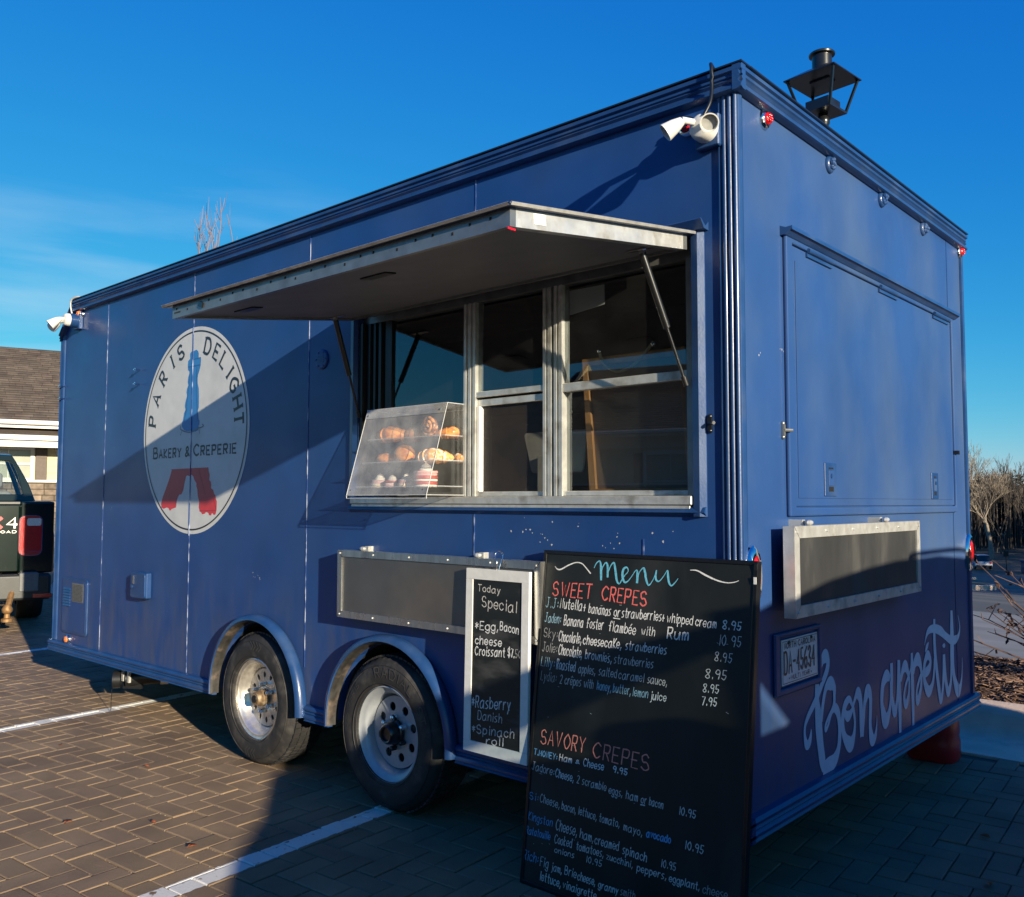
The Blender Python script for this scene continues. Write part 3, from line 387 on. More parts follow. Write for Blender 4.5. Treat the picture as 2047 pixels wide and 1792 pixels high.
# kerb beside the pavers: gutter pan, rolled face, mulch bed behind
KX = (-14, 9)
mb = MB(); prof = [(2.722, .003), (3.18, -.008), (3.24, .0), (3.28, .05), (3.30, .10), (3.33, .135), (3.38, .148), (3.50, .150), (3.50, -.1), (2.722, -.1)]
for x in fr(KX[0], KX[1] - 3, 3.0):
    mb.extr(prof, lambda t, p, q: (t, p + .0035 * 0, q), x + .004, x + 2.996)
tag(mb.build('kerb', M_conc, smooth=50), kind='structure')
def bedz(x, y):
    e = min(1, (y - 3.5) / .35, (5.1 - y) / .3); return .10 + .09 * max(0, e) + .03 * noise.noise(Vector((x * 1.5, y * 1.5, 0))) + .012 * noise.noise(Vector((x * 9, y * 9, 3)))
sheet('planting_bed', fr(KX[0], KX[1], .12), fr(3.5, 5.15, .08), M_mulch, 0, f=bedz)
mb = MB(); rr = random.Random(5)
for i in range(9000):
    x, y = (rr.uniform(-1.6, 1.6), rr.uniform(3.5, 5.12)) if i < 6500 else (rr.uniform(-9, 5), rr.uniform(3.5, 5.12))
    a = rr.uniform(0, pi); l, w = rr.uniform(.012, .05), rr.uniform(.004, .011); z = bedz(x, y) + rr.uniform(.004, .02); ti = rr.uniform(-.5, .5)
    R = Matrix.Rotation(a, 3, 'Z') @ Matrix.Rotation(ti, 3, 'Y') @ Matrix.Rotation(rr.uniform(-.6, .6), 3, 'X'); h = (l, w, .0025)
    vs = [Vector((x, y, z)) + R @ Vector(q) for q in ((-l, -w, 0), (l, -w * .6, 0), (l, w * .7, 0), (-l * .8, w, 0), (0, 0, .005))]
    mb.add(vs, [(0, 1, 4), (1, 2, 4), (2, 3, 4), (3, 0, 4)])
tag(mb.build('mulch_chips', M_mchip, norm=False), 'reddish brown shredded bark mulch behind the concrete kerb', 'mulch', kind='stuff')

# ------------------------------------------------------------------ clay pavers in herringbone, painted stall lines
def paver_mat():
    m = mat('clay_pavers', (.295, .208, .128), .82, 0, .12, 2.6, .55, 170, (.225, .158, .105), (.38, .66), rnd=.11, spec=.25)
    t = m.node_tree; n = t.nodes; l = t.links; b = n['Principled BSDF']; src = b.inputs['Base Color'].links[0].from_socket
    g = n.new('ShaderNodeNewGeometry'); mp_ = n.new('ShaderNodeMapping'); l.new(g.outputs['Position'], mp_.inputs['Vector']); mp_.inputs['Rotation'].default_value = (0, 0, radians(-5.2))
    s = n.new('ShaderNodeSeparateXYZ'); l.new(mp_.outputs[0], s.inputs[0]); prev = None
    nz = n.new('ShaderNodeTexNoise'); nz.inputs['Scale'].default_value = 30; nz.inputs['Detail'].default_value = 4; l.new(g.outputs['Position'], nz.inputs['Vector'])
    jit_ = n.new('ShaderNodeMath'); jit_.operation = 'MULTIPLY_ADD'; jit_.inputs[1].default_value = .02; jit_.inputs[2].default_value = -.01; l.new(nz.outputs['Fac'], jit_.inputs[0])
    xx = n.new('ShaderNodeMath'); l.new(s.outputs['X'], xx.inputs[0]); l.new(jit_.outputs[0], xx.inputs[1])
    c5, s5 = cos(radians(-5.2)), sin(radians(-5.2))
    for px, py in ((-1.665, -1.105), (-4.53, -.66), (-7.42, .30)):
        cx = px * c5 - py * s5
        d = n.new('ShaderNodeMath'); d.operation = 'SUBTRACT'; l.new(xx.outputs[0], d.inputs[0]); d.inputs[1].default_value = cx
        a = n.new('ShaderNodeMath'); a.operation = 'ABSOLUTE'; l.new(d.outputs[0], a.inputs[0])
        c = n.new('ShaderNodeMath'); c.operation = 'LESS_THAN'; l.new(a.outputs[0], c.inputs[0]); c.inputs[1].default_value = .052
        if prev: q = n.new('ShaderNodeMath'); q.operation = 'MAXIMUM'; l.new(prev, q.inputs[0]); l.new(c.outputs[0], q.inputs[1]); prev = q.outputs[0]
        else: prev = c.outputs[0]
    nw = n.new('ShaderNodeTexNoise'); nw.inputs['Scale'].default_value = 22; nw.inputs['Detail'].default_value = 8; l.new(g.outputs['Position'], nw.inputs['Vector'])
    wr = n.new('ShaderNodeValToRGB'); wr.color_ramp.elements[0].position = .33; wr.color_ramp.elements[1].position = .38; l.new(nw.outputs['Fac'], wr.inputs[0])
    mu = n.new('ShaderNodeMath'); mu.operation = 'MULTIPLY'; l.new(prev, mu.inputs[0]); l.new(wr.outputs[0], mu.inputs[1])
    x = n.new('ShaderNodeMixRGB'); l.new(mu.outputs[0], x.inputs['Fac']); l.new(src, x.inputs['Color1']); x.inputs['Color2'].default_value = (.62, .61, .57, 1); l.new(x.outputs[0], b.inputs['Base Color'])
    return m
M_pav = paver_mat()
pave = MB().add([(-16, -6.2, -.012), (9, -6.2, -.012), (9, 2.722, -.012), (-16, 2.722, -.012)], [(0, 1, 2, 3)]).build('pavement', M_sand, norm=False); tag(pave, kind='structure')
U_ = .1035; ra = radians(4.6); ca_, sa_ = cos(ra), sin(ra)
bricks = []
def in_board(p):
    # segment camera -> paver crossing the leaning menu board?
    d = Vector(p) - CAM; t = (-.12 - CAM.y) / d.y if abs(d.y) > 1e-6 else 9
    if 0 < t < 1: q = CAM + d * t; return -.81 < q.x < .07 and 0 < q.z < 1.19
    return False
for i in range(-175, 60):
    for j in range(-75, 110):
        k = (i - j) % 4
        if k not in (0, 2): continue
        u, v, w, h = (i, j, 2, 1) if k == 0 else (i, j - 1, 1, 2)
        if (i * 7349 + j * 9151) % 23 == 0: parts_ = [(u, v, 1, 1), (u + (w == 2), v + (h == 2), 1, 1)]
        else: parts_ = [(u, v, w, h)]
        for (a, b, w_, h_) in parts_:
            cx, cy = (a + w_ / 2) * U_, (b + h_ / 2) * U_; x, y = cx * ca_ - cy * sa_ - .03, cx * sa_ + cy * ca_ + .02
            if -13.5 < x < 4.4 and -5.4 < y < 2.665: bricks.append((x, y, w_ * U_, h_ * U_))
def brick_geo(mb, x, y, w, h, z, R, rg):
    g = .0024; a, b = w / 2 - g, h / 2 - g; c = .0038; tx, ty = rg.uniform(-.006, .006), rg.uniform(-.009, .009); vs = []
    for (ia, ib, zz) in ((a, b, -.02), (a, b, z - .0028), (a - c, b - c, z)):
        for sx_, sy_ in ((-1, -1), (1, -1), (1, 1), (-1, 1)):
            p = R @ Vector((ia * sx_, ib * sy_, 0)); vs.append((x + p.x, y + p.y, zz + (tx * ia * sx_ + ty * ib * sy_ if zz > 0 - .01 else 0)))
    mb.add(vs, [(8, 9, 10, 11)] + [(4 * r + k, 4 * r + (k + 1) % 4, 4 * r + 4 + (k + 1) % 4, 4 * r + 4 + k) for r in (0, 1) for k in range(4)])
RZ = Matrix.Rotation(ra, 3, 'Z'); rg = random.Random(3)
def vis(b):
    p = Vector((b[0], b[1], 0)) - CAM; z = p.dot(FW)
    if z < .3: return 1e9
    u, v = p.dot(RT) / z * 1787.5, p.dot(UP) / z * 1787.5
    if abs(u) > 1000 or v < -880: return 1e9
    if b[0] < -.02 and b[1] > .15 and b[0] > -5.4: return 1e9
    if in_board((b[0], b[1], 0)): return 1e9
    return z + .35 * p.length
bricks.sort(key=vis)
protos = {}
for b in bricks[:300]:
    key = (round(b[2], 3), round(b[3], 3), rg.randrange(3))
    if key not in protos:
        mb = MB(); brick_geo(mb, 0, 0, b[2], b[3], .0, RZ, rg); po = mb.build('paver', M_pav, norm=False); protos[key] = po.data; bpy.data.objects.remove(po)
    o = bpy.data.objects.new('paver', protos[key]); COL.objects.link(o); o.parent = pave; o.location = (b[0], b[1], rg.uniform(-.0022, .0022))
mb = MB()
for b in bricks[300:]: brick_geo(mb, b[0], b[1], b[2], b[3], rg.uniform(-.0022, .0022), RZ, rg)
o = mb.build('far_pavers', M_pav, norm=False); o.parent = pave; tag(o, kind='stuff')
# grit in the joints
mb = MB(); M_grit = mat('joint_grit', (.40, .33, .25), .9, 0, .3, 60, rnd=.4)
for b in bricks[:1500]:
    for k in range(4):
        s_ = rg.uniform(-.5, .5); r = rg.uniform(.0012, .0028)
        lx, ly = (s_ * b[2], b[3] / 2) if k % 2 else (b[2] / 2, s_ * b[3]); p = RZ @ Vector((lx, ly, 0)); c = Vector((b[0] + p.x, b[1] + p.y, -.004))
        mb.add([c + Vector(q) * r for q in ((1, 0, 0), (0, 1, 0), (-1, 0, 0), (0, -1, 0), (0, 0, 1.2))], [(0, 1, 4), (1, 2, 4), (2, 3, 4), (3, 0, 4)])
o = mb.build('joint_grit', M_grit, norm=False); o.parent = pave; tag(o, kind='stuff')

# ------------------------------------------------------------------ the food trailer
T = empty('food_trailer', (0, 0, 0), 'large dark blue food trailer with open serving hatch, parked on the pavers', 'food trailer')
fS = lambda u, v, d: (u, -d, v)
fR = lambda u, v, d: (d, u, v)
LN, WD, ZT, ZB = 5.464, 2.514, 2.74, .335
A1, A2, AR, AZ = -2.778, -1.722, .388, .345
def arc(cx, r, a0, a1, n=20, cz=AZ): return [(cx + r * cos(radians(a0 + (a1 - a0) * i / n)), cz + r * sin(radians(a0 + (a1 - a0) * i / n))) for i in range(n + 1)]
WX0, WX1, WZ0, WZ1 = -1.985, -.175, 1.36, 2.285
def side_panel(out_): return MB().poly([out_], fS, (0, -.035)).build('side_panel', M_blue, T)
g = .0012
side_panel([(-LN, ZB), (-4.711 - g, ZB), (-4.711 - g, ZT), (-5.25, ZT), (-LN, 2.60)])
side_panel([(-4.711, ZB), (-3.548 - g, ZB), (-3.548 - g, ZT), (-4.711, ZT)])
side_panel([(-3.548, ZB), (A1 - AR, ZB)] + arc(A1, AR, 180, 1) + [(-2.385 - g, .40), (-2.385 - g, ZT), (-3.548, ZT)])
side_panel([(-2.385, ZB), (A2 - AR, ZB)] + arc(A2, AR, 180, 0) + [(A2 + AR, ZB), (-1.211 - g, ZB), (-1.211 - g, WZ0), (WX0, WZ0), (WX0, WZ1), (-1.211 - g, WZ1), (-1.211 - g, ZT), (-2.385, ZT)])
side_panel([(-1.211, ZB), (0, ZB), (0, ZT), (-1.211, ZT), (-1.211, WZ1), (WX1, WZ1), (WX1, WZ0), (-1.211, WZ0)])
for x, z0, z1 in ((-4.711, .372, ZT - .01), (-3.548, .372, ZT - .01), (-2.385, .55, ZT - .01), (-1.211, 2.35, ZT - .01), (-1.211, .372, 1.32), (-.381, 1.06, 1.24)):
    MB().box(x - .0022, x + .0022, -.0025, -.0002, z0, z1).build('seam_strip', M_seam, T)
# rear
mb = MB().poly([[(.004, ZB), (2.256 - g, ZB), (2.256 - g, ZT), (.004, ZT)]], fR, (0, -.035)); mb.build('rear_panel', M_rear, T)
MB().poly([[(2.256 + g, ZB), (WD, ZB), (WD, ZT), (2.256 + g, ZT)]], fR, (0, -.035)).build('rear_panel', M_rear, T)
MB().box(-.003, .0022, 2.2535, 2.2585, ZB + .04, ZT - .01).build('seam_strip', M_trim, T)
# front, far side, floor, roof
MB().box(-LN, -LN + .035, .035, WD, ZB, 2.60).build('front_wall', M_blue, T)
MB().box(-LN, 0, WD - .035, WD, ZB, ZT).build('far_wall', M_blue, T)
mb = MB(); mb.poly([[(-5.25, 2.742), (.005, 2.742), (.005, 2.80), (-5.27, 2.80), (-LN - .01, 2.625), (-LN, 2.60)]], lambda u, v, d: (u, d, v), (.0, WD)); mb.build('roof', M_trim, T)
MB().box(-LN + .04, -.04, .04, WD - .04, .36, .42).build('floor_deck', M_under, T)
# ribbed roof trim
RP = [(0, 2.815), (.026, 2.815), (.034, 2.808), (.034, 2.796), (.024, 2.792), (.026, 2.780), (.020, 2.776), (.028, 2.768), (.020, 2.760), (.026, 2.752), (.032, 2.745), (.032, 2.736), (.018, 2.730), (0, 2.730)]
MB().extr(RP, lambda t, p, q: (t, -p, q), -5.26, .0325).build('roof_trim', M_trim, T, smooth=30)
MB().extr([(p * .98, q - .0004) for p, q in RP], lambda t, p, q: (p, t, q), -.0335, WD + .02).build('roof_trim', M_trim, T, smooth=30)
MB().extr([(0, 0), (.030, 0), (.034, .012), (.022, .022), (.028, .034), (.020, .044), (.026, .056), (0, .06)], lambda t, p, q: (-5.25 - t * .215 - q * .75 * 0 + 0, -p, 2.815 - t * .215 - q), 0, 1).build('corner_trim', M_trim, T, smooth=30)
MB().box(-5.27, .036, -.0365, .03, 2.8155, 2.821).build('roof_edge', M_blkm, T)
MB().box(.0, .0375, .031, WD + .02, 2.8155, 2.821).build('roof_edge', M_blkm, T)
# ribbed bottom rail
SP = [(0, .374), (.022, .370), (.031, .360), (.031, .352), (.022, .347), (.029, .339), (.022, .331), (.031, .322), (.031, .313), (.024, .308), (.030, .300), (0, .298)]
for a, b in ((-5.495, A1 - .43), (-2.345, A2 - .43), (A2 + .43, .031)): MB().extr(SP, lambda t, p, q: (t, -p, q), a, b).build('bottom_rail', M_trim, T, smooth=30)
MB().extr(SP, lambda t, p, q: (p, t, q), -.031, WD + .03).build('bottom_rail', M_trim, T, smooth=30)
# ribbed vertical corner posts
mb = MB()
for x, r in ((-.064, .0065), (-.046, .009), (-.026, .009), (-.006, .0085)):
    mb.extr([(r * cos(radians(a)), r * 1.5 * sin(radians(a))) for a in range(0, 181, 20)], lambda t, p, q: (x + p, -q, t), .375, 2.729)
mb.box(-.072, .002, -.004, -.0005, .375, 2.729); mb.build('corner_post', M_trim, T, smooth=40)
MB().extr([(-.0, -.004), (.004, -.004), (.006, .0), (.006, .022), (.001, .024)], lambda t, p, q: (p, q, t), .375, 2.729).build('corner_post', M_trim, T, smooth=40)
MB().extr([(-LN - .012, .03), (-LN - .012, -.008), (-LN + .004, -.016), (-LN + .02, -.008), (-LN + .034, -.014), (-LN + .052, -.008), (-LN + .058, 0)], lambda t, p, q: (p, q, t), .375, 2.59).build('corner_post', M_trim, T, smooth=20)
MB().extr([(0, WD - .03), (.010, WD - .028), (.014, WD - .01), (.008, WD + .012), (0, WD + .012)], lambda t, p, q: (p, q, t), .375, 2.729).build('corner_post', M_trim, T, smooth=20)

# wheel arches: blue flared lip and black lining
for cx in (A1, A2):
    fo = [(.405, .0), (.425, -.004), (.434, -.02), (.432, -.045), (.420, -.060), (.405, -.062), (.402, -.056)]
    fi = [(.401, -.057), (.392, -.040), (.398, -.020), (.390, .0), (.392, .10)]
    for prof, nm, mm_ in ((fo, 'fender', M_trim), (fi, 'fender_lining', M_fin)):
        vs = []; n = len(prof); ang = [-4] + list(range(0, 181, 6)) + [184]
        for a in ang:
            for r, y in prof:
                if a < 0: vs.append((cx + r, y, AZ - .03))
                elif a > 180: vs.append((cx - r, y, AZ - .03))
                else: vs.append((cx + r * cos(radians(a)), y, AZ + r * sin(radians(a))))
        MB().add(vs, [(i * n + k, i * n + k + 1, (i + 1) * n + k + 1, (i + 1) * n + k) for i in range(len(ang) - 1) for k in range(n - 1)]).build(nm, mm_, T, smooth=60)
# wheel wells and running gear
mb = MB()
for cx in (A1, A2):
    mb.add([(cx + .39 * cos(radians(a)), y, AZ + .39 * sin(radians(a))) for a in range(0, 181, 12) for y in (.04, .34)], [(2 * i, 2 * i + 1, 2 * i + 3, 2 * i + 2) for i in range(15)])
    mb.poly([[(cx - .39, .30)] + arc(cx, .39, 180, 0) + [(cx + .39, .30)]], lambda u, v, d: (u, .34, v))
mb.build('wheel_well', M_under, T)
mb = MB()
for y in (.36, 2.15): mb.box(-5.4, -.1, y, y + .06, .26, .36)
for x in (-5.0, -4.2, -3.4, -.8, -.1): mb.box(x - .03, x + .03, .1, 2.4, .29, .36)
for cx in (A1, A2): mb.tube([(cx, .1, .335), (cx, 2.4, .335)], .038, 10)
mb.build('chassis', M_under, T)
def wheel(cx, kind, y0=-.02, near=True):
    sg = 1 if near else -1; R0 = .341; f = lambda y: y0 + y * sg
    prof = [(.205, .0), (.212, -.012), (.245, -.020), (.290, -.018), (.318, -.004), (.332, .012), (.3405, .03), (.3405, .175), (.330, .20), (.30, .215), (.22, .215), (.205, .20)]
    w = empty('trailer_wheel', (0, 0, 0)); w.parent = T; del w['_o']; n = 96; c = Vector((cx, y0, .341))
    mb = MB(); m = len(prof); vs = []; fs = []
    for k in range(n):
        a = 2 * pi * k / n
        for i, (r, h) in enumerate(prof):
            rr_ = r - (.006 if (i in (5, 6) and k % 2) else 0); vs.append((cx + rr_ * cos(a), f(h), max(.0005, .341 + rr_ * sin(a))))
    for k in range(n):
        q = (k + 1) % n
        for i in range(m): j = (i + 1) % m; fs.append((k * m + i, k * m + j, q * m + j, q * m + i))
    mb.add(vs, fs)
    tread = MB()
    for k in range(72):
        a = 2 * pi * k / 72
        for j, yy in enumerate((.035, .075, .115, .155)):
            aa = a + (.022 if j % 2 else 0); d = Vector((cos(aa), 0, sin(aa))); t = Vector((-sin(aa), 0, cos(aa)))
            Rm = Matrix((t, Vector((0, 1, 0)), d)).transposed(); p = Vector((cx, f(yy), .341)) + d * .3395
            if p.z > .02: tread.obox(p, (.0235, .032, .009), Rm)
    return mb, tread, w, c
def mk_wheel(cx, kind, near=True, y0=-.02):
    mb, tread, w, c = wheel(cx, kind, y0, near)
    bpy.data.objects.remove(w)
    ty = mb.build('tyre', M_tyre, T, smooth=40); tread.build('tread_blocks', M_tyre, ty)
    if not near: return
    # raised rings and lettering on the sidewall
    rg_ = MB()
    for r in (.222, .300): rg_.lathe([(r - .0015, 0), (r, -.0025), (r + .0015, 0)], c + Vector((0, -.0195 if r < .25 else -.0145, 0)), (0, 1, 0), 72)
    rg_.build('sidewall_ring', M_tyre, ty)
    def on_arc(u, v, d): a = radians(90) - u / .265; rr_ = .250 + v; return (c.x + rr_ * cos(a), c.y - .0205 - .0 - d, c.z + rr_ * sin(a))
    tx = MB()
    if kind == 2:
        text_on(tx, 'RADIAL', -.07, .0, .20, 0, .042, .0050, on_arc, .0015); tx.build('tyre_lettering', M_wallt, ty); tx = MB(); text_on(tx, 'ST', .26, 0, .33, 0, .036, .0045, on_arc, .0015)
        tx.build('tyre_lettering', M_wallt, ty); tx = MB(); text_on(tx, '225', -.42, .008, -.36, .008, .022, .0028, on_arc, .0012); tx.build('tyre_lettering', M_wallt, ty); tx = MB(); text_on(tx, '75R15', -.33, .008, -.20, .008, .022, .0028, on_arc, .0012)
    else:
        for k in range(2):
            tx.build('tyre_lettering', M_wallt, ty) if k else None; tx = MB()
            for s_ in (-.03, .02):
                for q in (0, .022): ribbon(tx, [(s_ + q, .0, .008), (s_ + .022 + q, .024, .008), (s_ + q, .048, .008)], (lambda u, v, d, k=k: on_arc(u + k * pi * .265, v, d)), None, .0012)
    tx.build('tyre_lettering', M_wallt, ty)
    mr_ = M_rimal if kind == 1 else M_rimsv
    rim = MB()
    rp = [(.205, -.010), (.212, -.006), (.207, -.002), (.200, .004), (.192, .010), (.184, .013), (.176, .020), (.170, .040), (.163, .060), (.158, .075), (.156, .10)] if kind == 2 else [(.205, -.010), (.212, -.006), (.207, .0), (.196, .004), (.186, .004), (.182, .012), (.176, .016), (.170, .030), (.158, .050), (.150, .062), (.146, .075), (.146, .10)]
    rim.lathe(rp, c, (0, 1, 0), 64)
    ro = rim.build('rim', mr_, T, smooth=40)
    dish = MB(); dr, dd = (.158, .052) if kind == 2 else (.148, .055)
    if kind == 2: holes = [[(.112 * cos(a) + .020 * cos(t), .112 * sin(a) + .020 * sin(t)) for t in [2 * pi * i / 14 for i in range(14)]] for a in [2 * pi * (k + .35) / 8 for k in range(8)]]
    else: holes = [[(.116 * cos(a) + .0105 * cos(t) * cos(a) * 1.5 - .0105 * sin(t) * sin(a), .116 * sin(a) + .0105 * cos(t) * sin(a) * 1.5 + .0105 * sin(t) * cos(a)) for t in [2 * pi * i / 12 for i in range(12)]] for a in [2 * pi * k / 12 + .1 for k in range(12)] + [0]][:12]
    o_ = [(dr * cos(t), dr * sin(t)) for t in [2 * pi * i / 64 for i in range(64)]]
    dish.poly([o_] + holes, lambda u, v, d: (c.x + u, c.y + dd - d - .010 * max(0, 1 - (u * u + v * v) / .0081), c.z + v), (0, -.006)); dish.build('wheel_disc', mr_, T, smooth=25)
    MB().lathe([(.001, 0), (.156, 0), (.156, .002)], c + Vector((0, dd + .05, 0)), (0, 1, 0), 32).build('brake_drum', M_hole, T)
    hub = MB(); hc = c + Vector((0, dd - .008, 0))
    if kind == 2:
        hub.lathe([(.058, .0), (.056, -.012), (.050, -.016), (.046, -.05), (.040, -.058), (.036, -.062), (.030, -.060), (.028, -.05), (.001, -.048)], hc, (0, 1, 0), 32); hub.build('hub_cap', M_blkm, T, smooth=40)
    else:
        hub.lathe([(.044, .0), (.042, -.03), (.036, -.034), (.034, -.055), (.031, -.058), (.001, -.058)], hc, (0, 1, 0), 28); hub.build('hub_cap', M_hubr, T, smooth=40)
        MB().lathe([(.020, 0), (.018, -.003), (.001, -.003)], hc + Vector((0, -.0585, 0)), (0, 1, 0), 20).build('grease_cap', M_black, T, smooth=40)
    nn = 6 if kind == 2 else 6
    for k in range(nn):
        a = 2 * pi * k / nn + .5; p = hc + Vector((.068 * cos(a), 0, .068 * sin(a)))
        MB().lathe([(.0115, .002), (.0115, -.020), (.010, -.026), (.006, -.029), (.001, -.030)], p, (0, 1, 0), 6 if kind == 2 else 10).build('lug_nut', M_chrome if kind == 1 or k < 3 else M_blkm, T, smooth=30)
mk_wheel(A1, 1); mk_wheel(A2, 2); mk_wheel(A1, 1, False, WD + .02); mk_wheel(A2, 2, False, WD + .02)

# logo disc
LC = (-3.535, 1.79)
fL = lambda u, v, d: (LC[0] + u, -d - .0012, LC[1] + v)
mb = MB().poly([[(.612 * cos(t), .612 * sin(t)) for t in [2 * pi * i / 96 for i in range(96)]]], fL); lg = mb.build('logo_disc', M_decal, T)
mb = MB(); ribbon(mb, [(.586 * cos(t), .586 * sin(t)) for t in [2 * pi * i / 128 for i in range(129)]], fL, .009, .0008); mb.build('logo_ring', M_ink, lg)
def serif_text(mb, txt, cx_, cy_, h, rot, wd, fn, wsc=1.0):
    st, tw = strokes(txt); sc = h / 6; c, s_ = cos(rot), sin(rot)
    def tr(a, b): a = (a - tw / 2) * sc * wsc; b = (b - 3) * sc; return (cx_ + a * c + b * s_, cy_ - a * s_ + b * c)
    for q in st:
        p = [tr(*z_) for z_ in q]; ribbon(mb, p, fn, wd, .0009)
        for e, f_ in ((0, 1), (-1, -2)):
            if abs(q[e][0] - q[f_][0]) < 1.2 * abs(q[e][1] - q[f_][1]) + .1 and (abs(q[e][1]) < .2 or abs(q[e][1] - 6) < .2):
                ribbon(mb, [tr(q[e][0] - .9, q[e][1]), tr(q[e][0] + .9, q[e][1])], fn, wd * .55, .00095)
for ch, a, r in ARC: mb = MB(); ra_ = radians(a); serif_text(mb, ch, .505 * sin(ra_), .505 * cos(ra_), .088, ra_, .0165, fL, .95); mb.build('logo_letter', M_ink, lg); mb = MB()
mb = MB()
for word, big in (('BAKERY', 1), ('&', 1), ('CREPERIE', 1)):
    pass
def small_caps(mb, txt, u0, u1, v, h):
    # first letter of each word taller
    units = 0; segs = []
    for i, ch in enumerate(txt):
        if ch == ' ': units += 3.2; continue
        f_ = 1.22 if (i == 0 or txt[i - 1] == ' ') else 1.0; st, tw = strokes(ch); segs.append((ch, units, f_)); units += tw * f_ + 2.2 * (1.0)
    k = (u1 - u0) / (units - 2.2)
    for ch, a, f_ in segs:
        st, tw = strokes(ch)
        for q in st:
            p = [(u0 + (a + z_[0] * f_) * k, v + z_[1] * f_ * h / 6) for z_ in q]; ribbon(mb, p, fL, .0120, .0009)
            for e, f2 in ((0, 1), (-1, -2)):
                if abs(q[e][0] - q[f2][0]) < .3 and (abs(q[e][1]) < .2 or abs(q[e][1] - 6) < .2): ribbon(mb, [(p[e][0] - .010, p[e][1]), (p[e][0] + .010, p[e][1])], fL, .005, .00095)
small_caps(mb, 'BAKERY', -.475, -.130, -.154, .052); mb.build('logo_word', M_ink, lg); mb = MB(); small_caps(mb, '&', -.078, -.030, -.153, .046); mb.build('logo_word', M_ink, lg); mb = MB(); small_caps(mb, 'CREPERIE', .022, .484, -.152, .052)
mb.build('logo_lettering', M_ink, lg)
MB().poly([TOWER], lambda u, v, d: fL(u, v, .0007)).build('logo_tower', M_tblue, lg)
MB().poly([LEGS], lambda u, v, d: fL(u, v, .0007)).build('logo_tower_legs', M_tred, lg)
for data, m_ in ((TLINES, M_tbd), (LLINES, M_trd), (TGREY, M_grey)):
    mb = MB()
    for s_ in data: ribbon(mb, smoothp(s_) if len(s_) > 3 else s_, fL, .006, .0011)
    mb.build('logo_line', m_, lg)
MB().box(-3.5502, -3.5458, -.0052, -.0022, 1.17, 2.405).build('seam_strip', M_seam, T)
# 'Bon appetit' script on the rear
mb = MB()
for s_ in BON: mb = MB(); ribbon(mb, smoothp(s_, 6), fR, None, .0016); mb.build('script_stroke', M_script, T)

# serving hatch surround
AL = M_alu
MB().extr([(WX1, 0), (WX1 + .004, -.016), (WX1 + .030, -.020), (WX1 + .048, -.004), (WX1 + .048, 0)], lambda t, p, q: (p, q, t), 1.322, 2.315).build('hatch_surround', M_trim, T, smooth=20)
MB().extr([(1.357, 0), (1.352, -.014), (1.335, -.020), (1.322, -.004), (1.322, 0)], lambda t, p, q: (t, q, p), -2.03, -.128).build('hatch_surround', M_trim, T, smooth=20)
MB().extr([(-2.035, 0), (-2.030, -.014), (-2.005, -.018), (WX0, -.004)], lambda t, p, q: (p, q, t), 1.36, 2.29).build('hatch_surround', M_trim, T, smooth=20)
MB().extr([(2.288, 0), (2.290, -.030), (2.318, -.052), (2.322, -.050), (2.300, -.020), (2.318, 0)], lambda t, p, q: (t, q, p), -2.05, -.112).build('drip_rail', M_trim, T, smooth=20)
MB().box(WX0 - .03, WX1 - .002, -.020, .06, 1.360, 1.392, .003).build('window_sill', AL, T)
MB().box(WX0 - .025, WX1 - .01, -.016, -.001, 1.346, 1.3585, .002).build('window_sill', AL, T)
# window frame members (fluted extrusions)
FY = .030
def flute(x0, x1, z0, z1, m=AL, n=3, nm='window_mullion'):
    mb = MB(); w = (x1 - x0) / (2 * n - 1)
    for k in range(2 * n - 1): mb.box(x0 + k * w, x0 + (k + 1) * w - .0004, FY + (.009 if k % 2 else 0), FY + .05, z0, z1)
    return mb.build(nm, m, T)
flute(-1.309, -1.240, 1.393, 2.215, AL, 3); flute(-.868, -.826, 1.393, 2.215, AL, 2); flute(-.812, -.772, 1.393, 2.215, AL, 2)
MB().box(-.8255, -.8125, FY + .012, FY + .05, 1.393, 2.215).build('window_mullion', M_dgal, T)
MB().box(WX0, WX1, FY + .0, FY + .05, 2.215, 2.284).build('window_head', M_dgal, T)
mb = MB()
for a, b, y in ((-1.984, -1.962, -.0), (-1.950, -1.930, .02), (-1.915, -1.900, .028), (-1.880, -1.862, .03), (-1.845, -1.80, .042)): mb.box(a, b, y + .004, .08, 1.393, 2.214)
mb.build('window_jamb', M_dark, T)
MB().box(-1.999, -1.9855, -.0, .06, 1.393, 2.214).build('window_jamb', M_alu, T)
mb = MB().box(-.200, -.1755, -.001, .08, 1.393, 2.214); mb.box(-.214, -.2005, .02, .08, 1.393, 2.214); mb.build('window_jamb', M_dgal, T)
def bar(x0, x1, z0, z1, y=FY + .004, m=AL, nm='sash_rail'): return MB().box(x0, x1, y, y + .03, z0, z1, .002).build(nm, m, T)
bar(-1.2395, -.8685, 1.808, 1.832); bar(-1.2395, -.8685, 1.772, 1.800, FY + .016); bar(-.7715, -.2145, 1.795, 1.828); bar(-1.2395, -.8685, 1.393, 1.412, FY + .01); bar(-.7715, -.2145, 1.393, 1.412, FY + .01)
bar(-1.2395, -1.222, 1.4125, 1.7715, FY + .008, M_white, 'screen_stile')
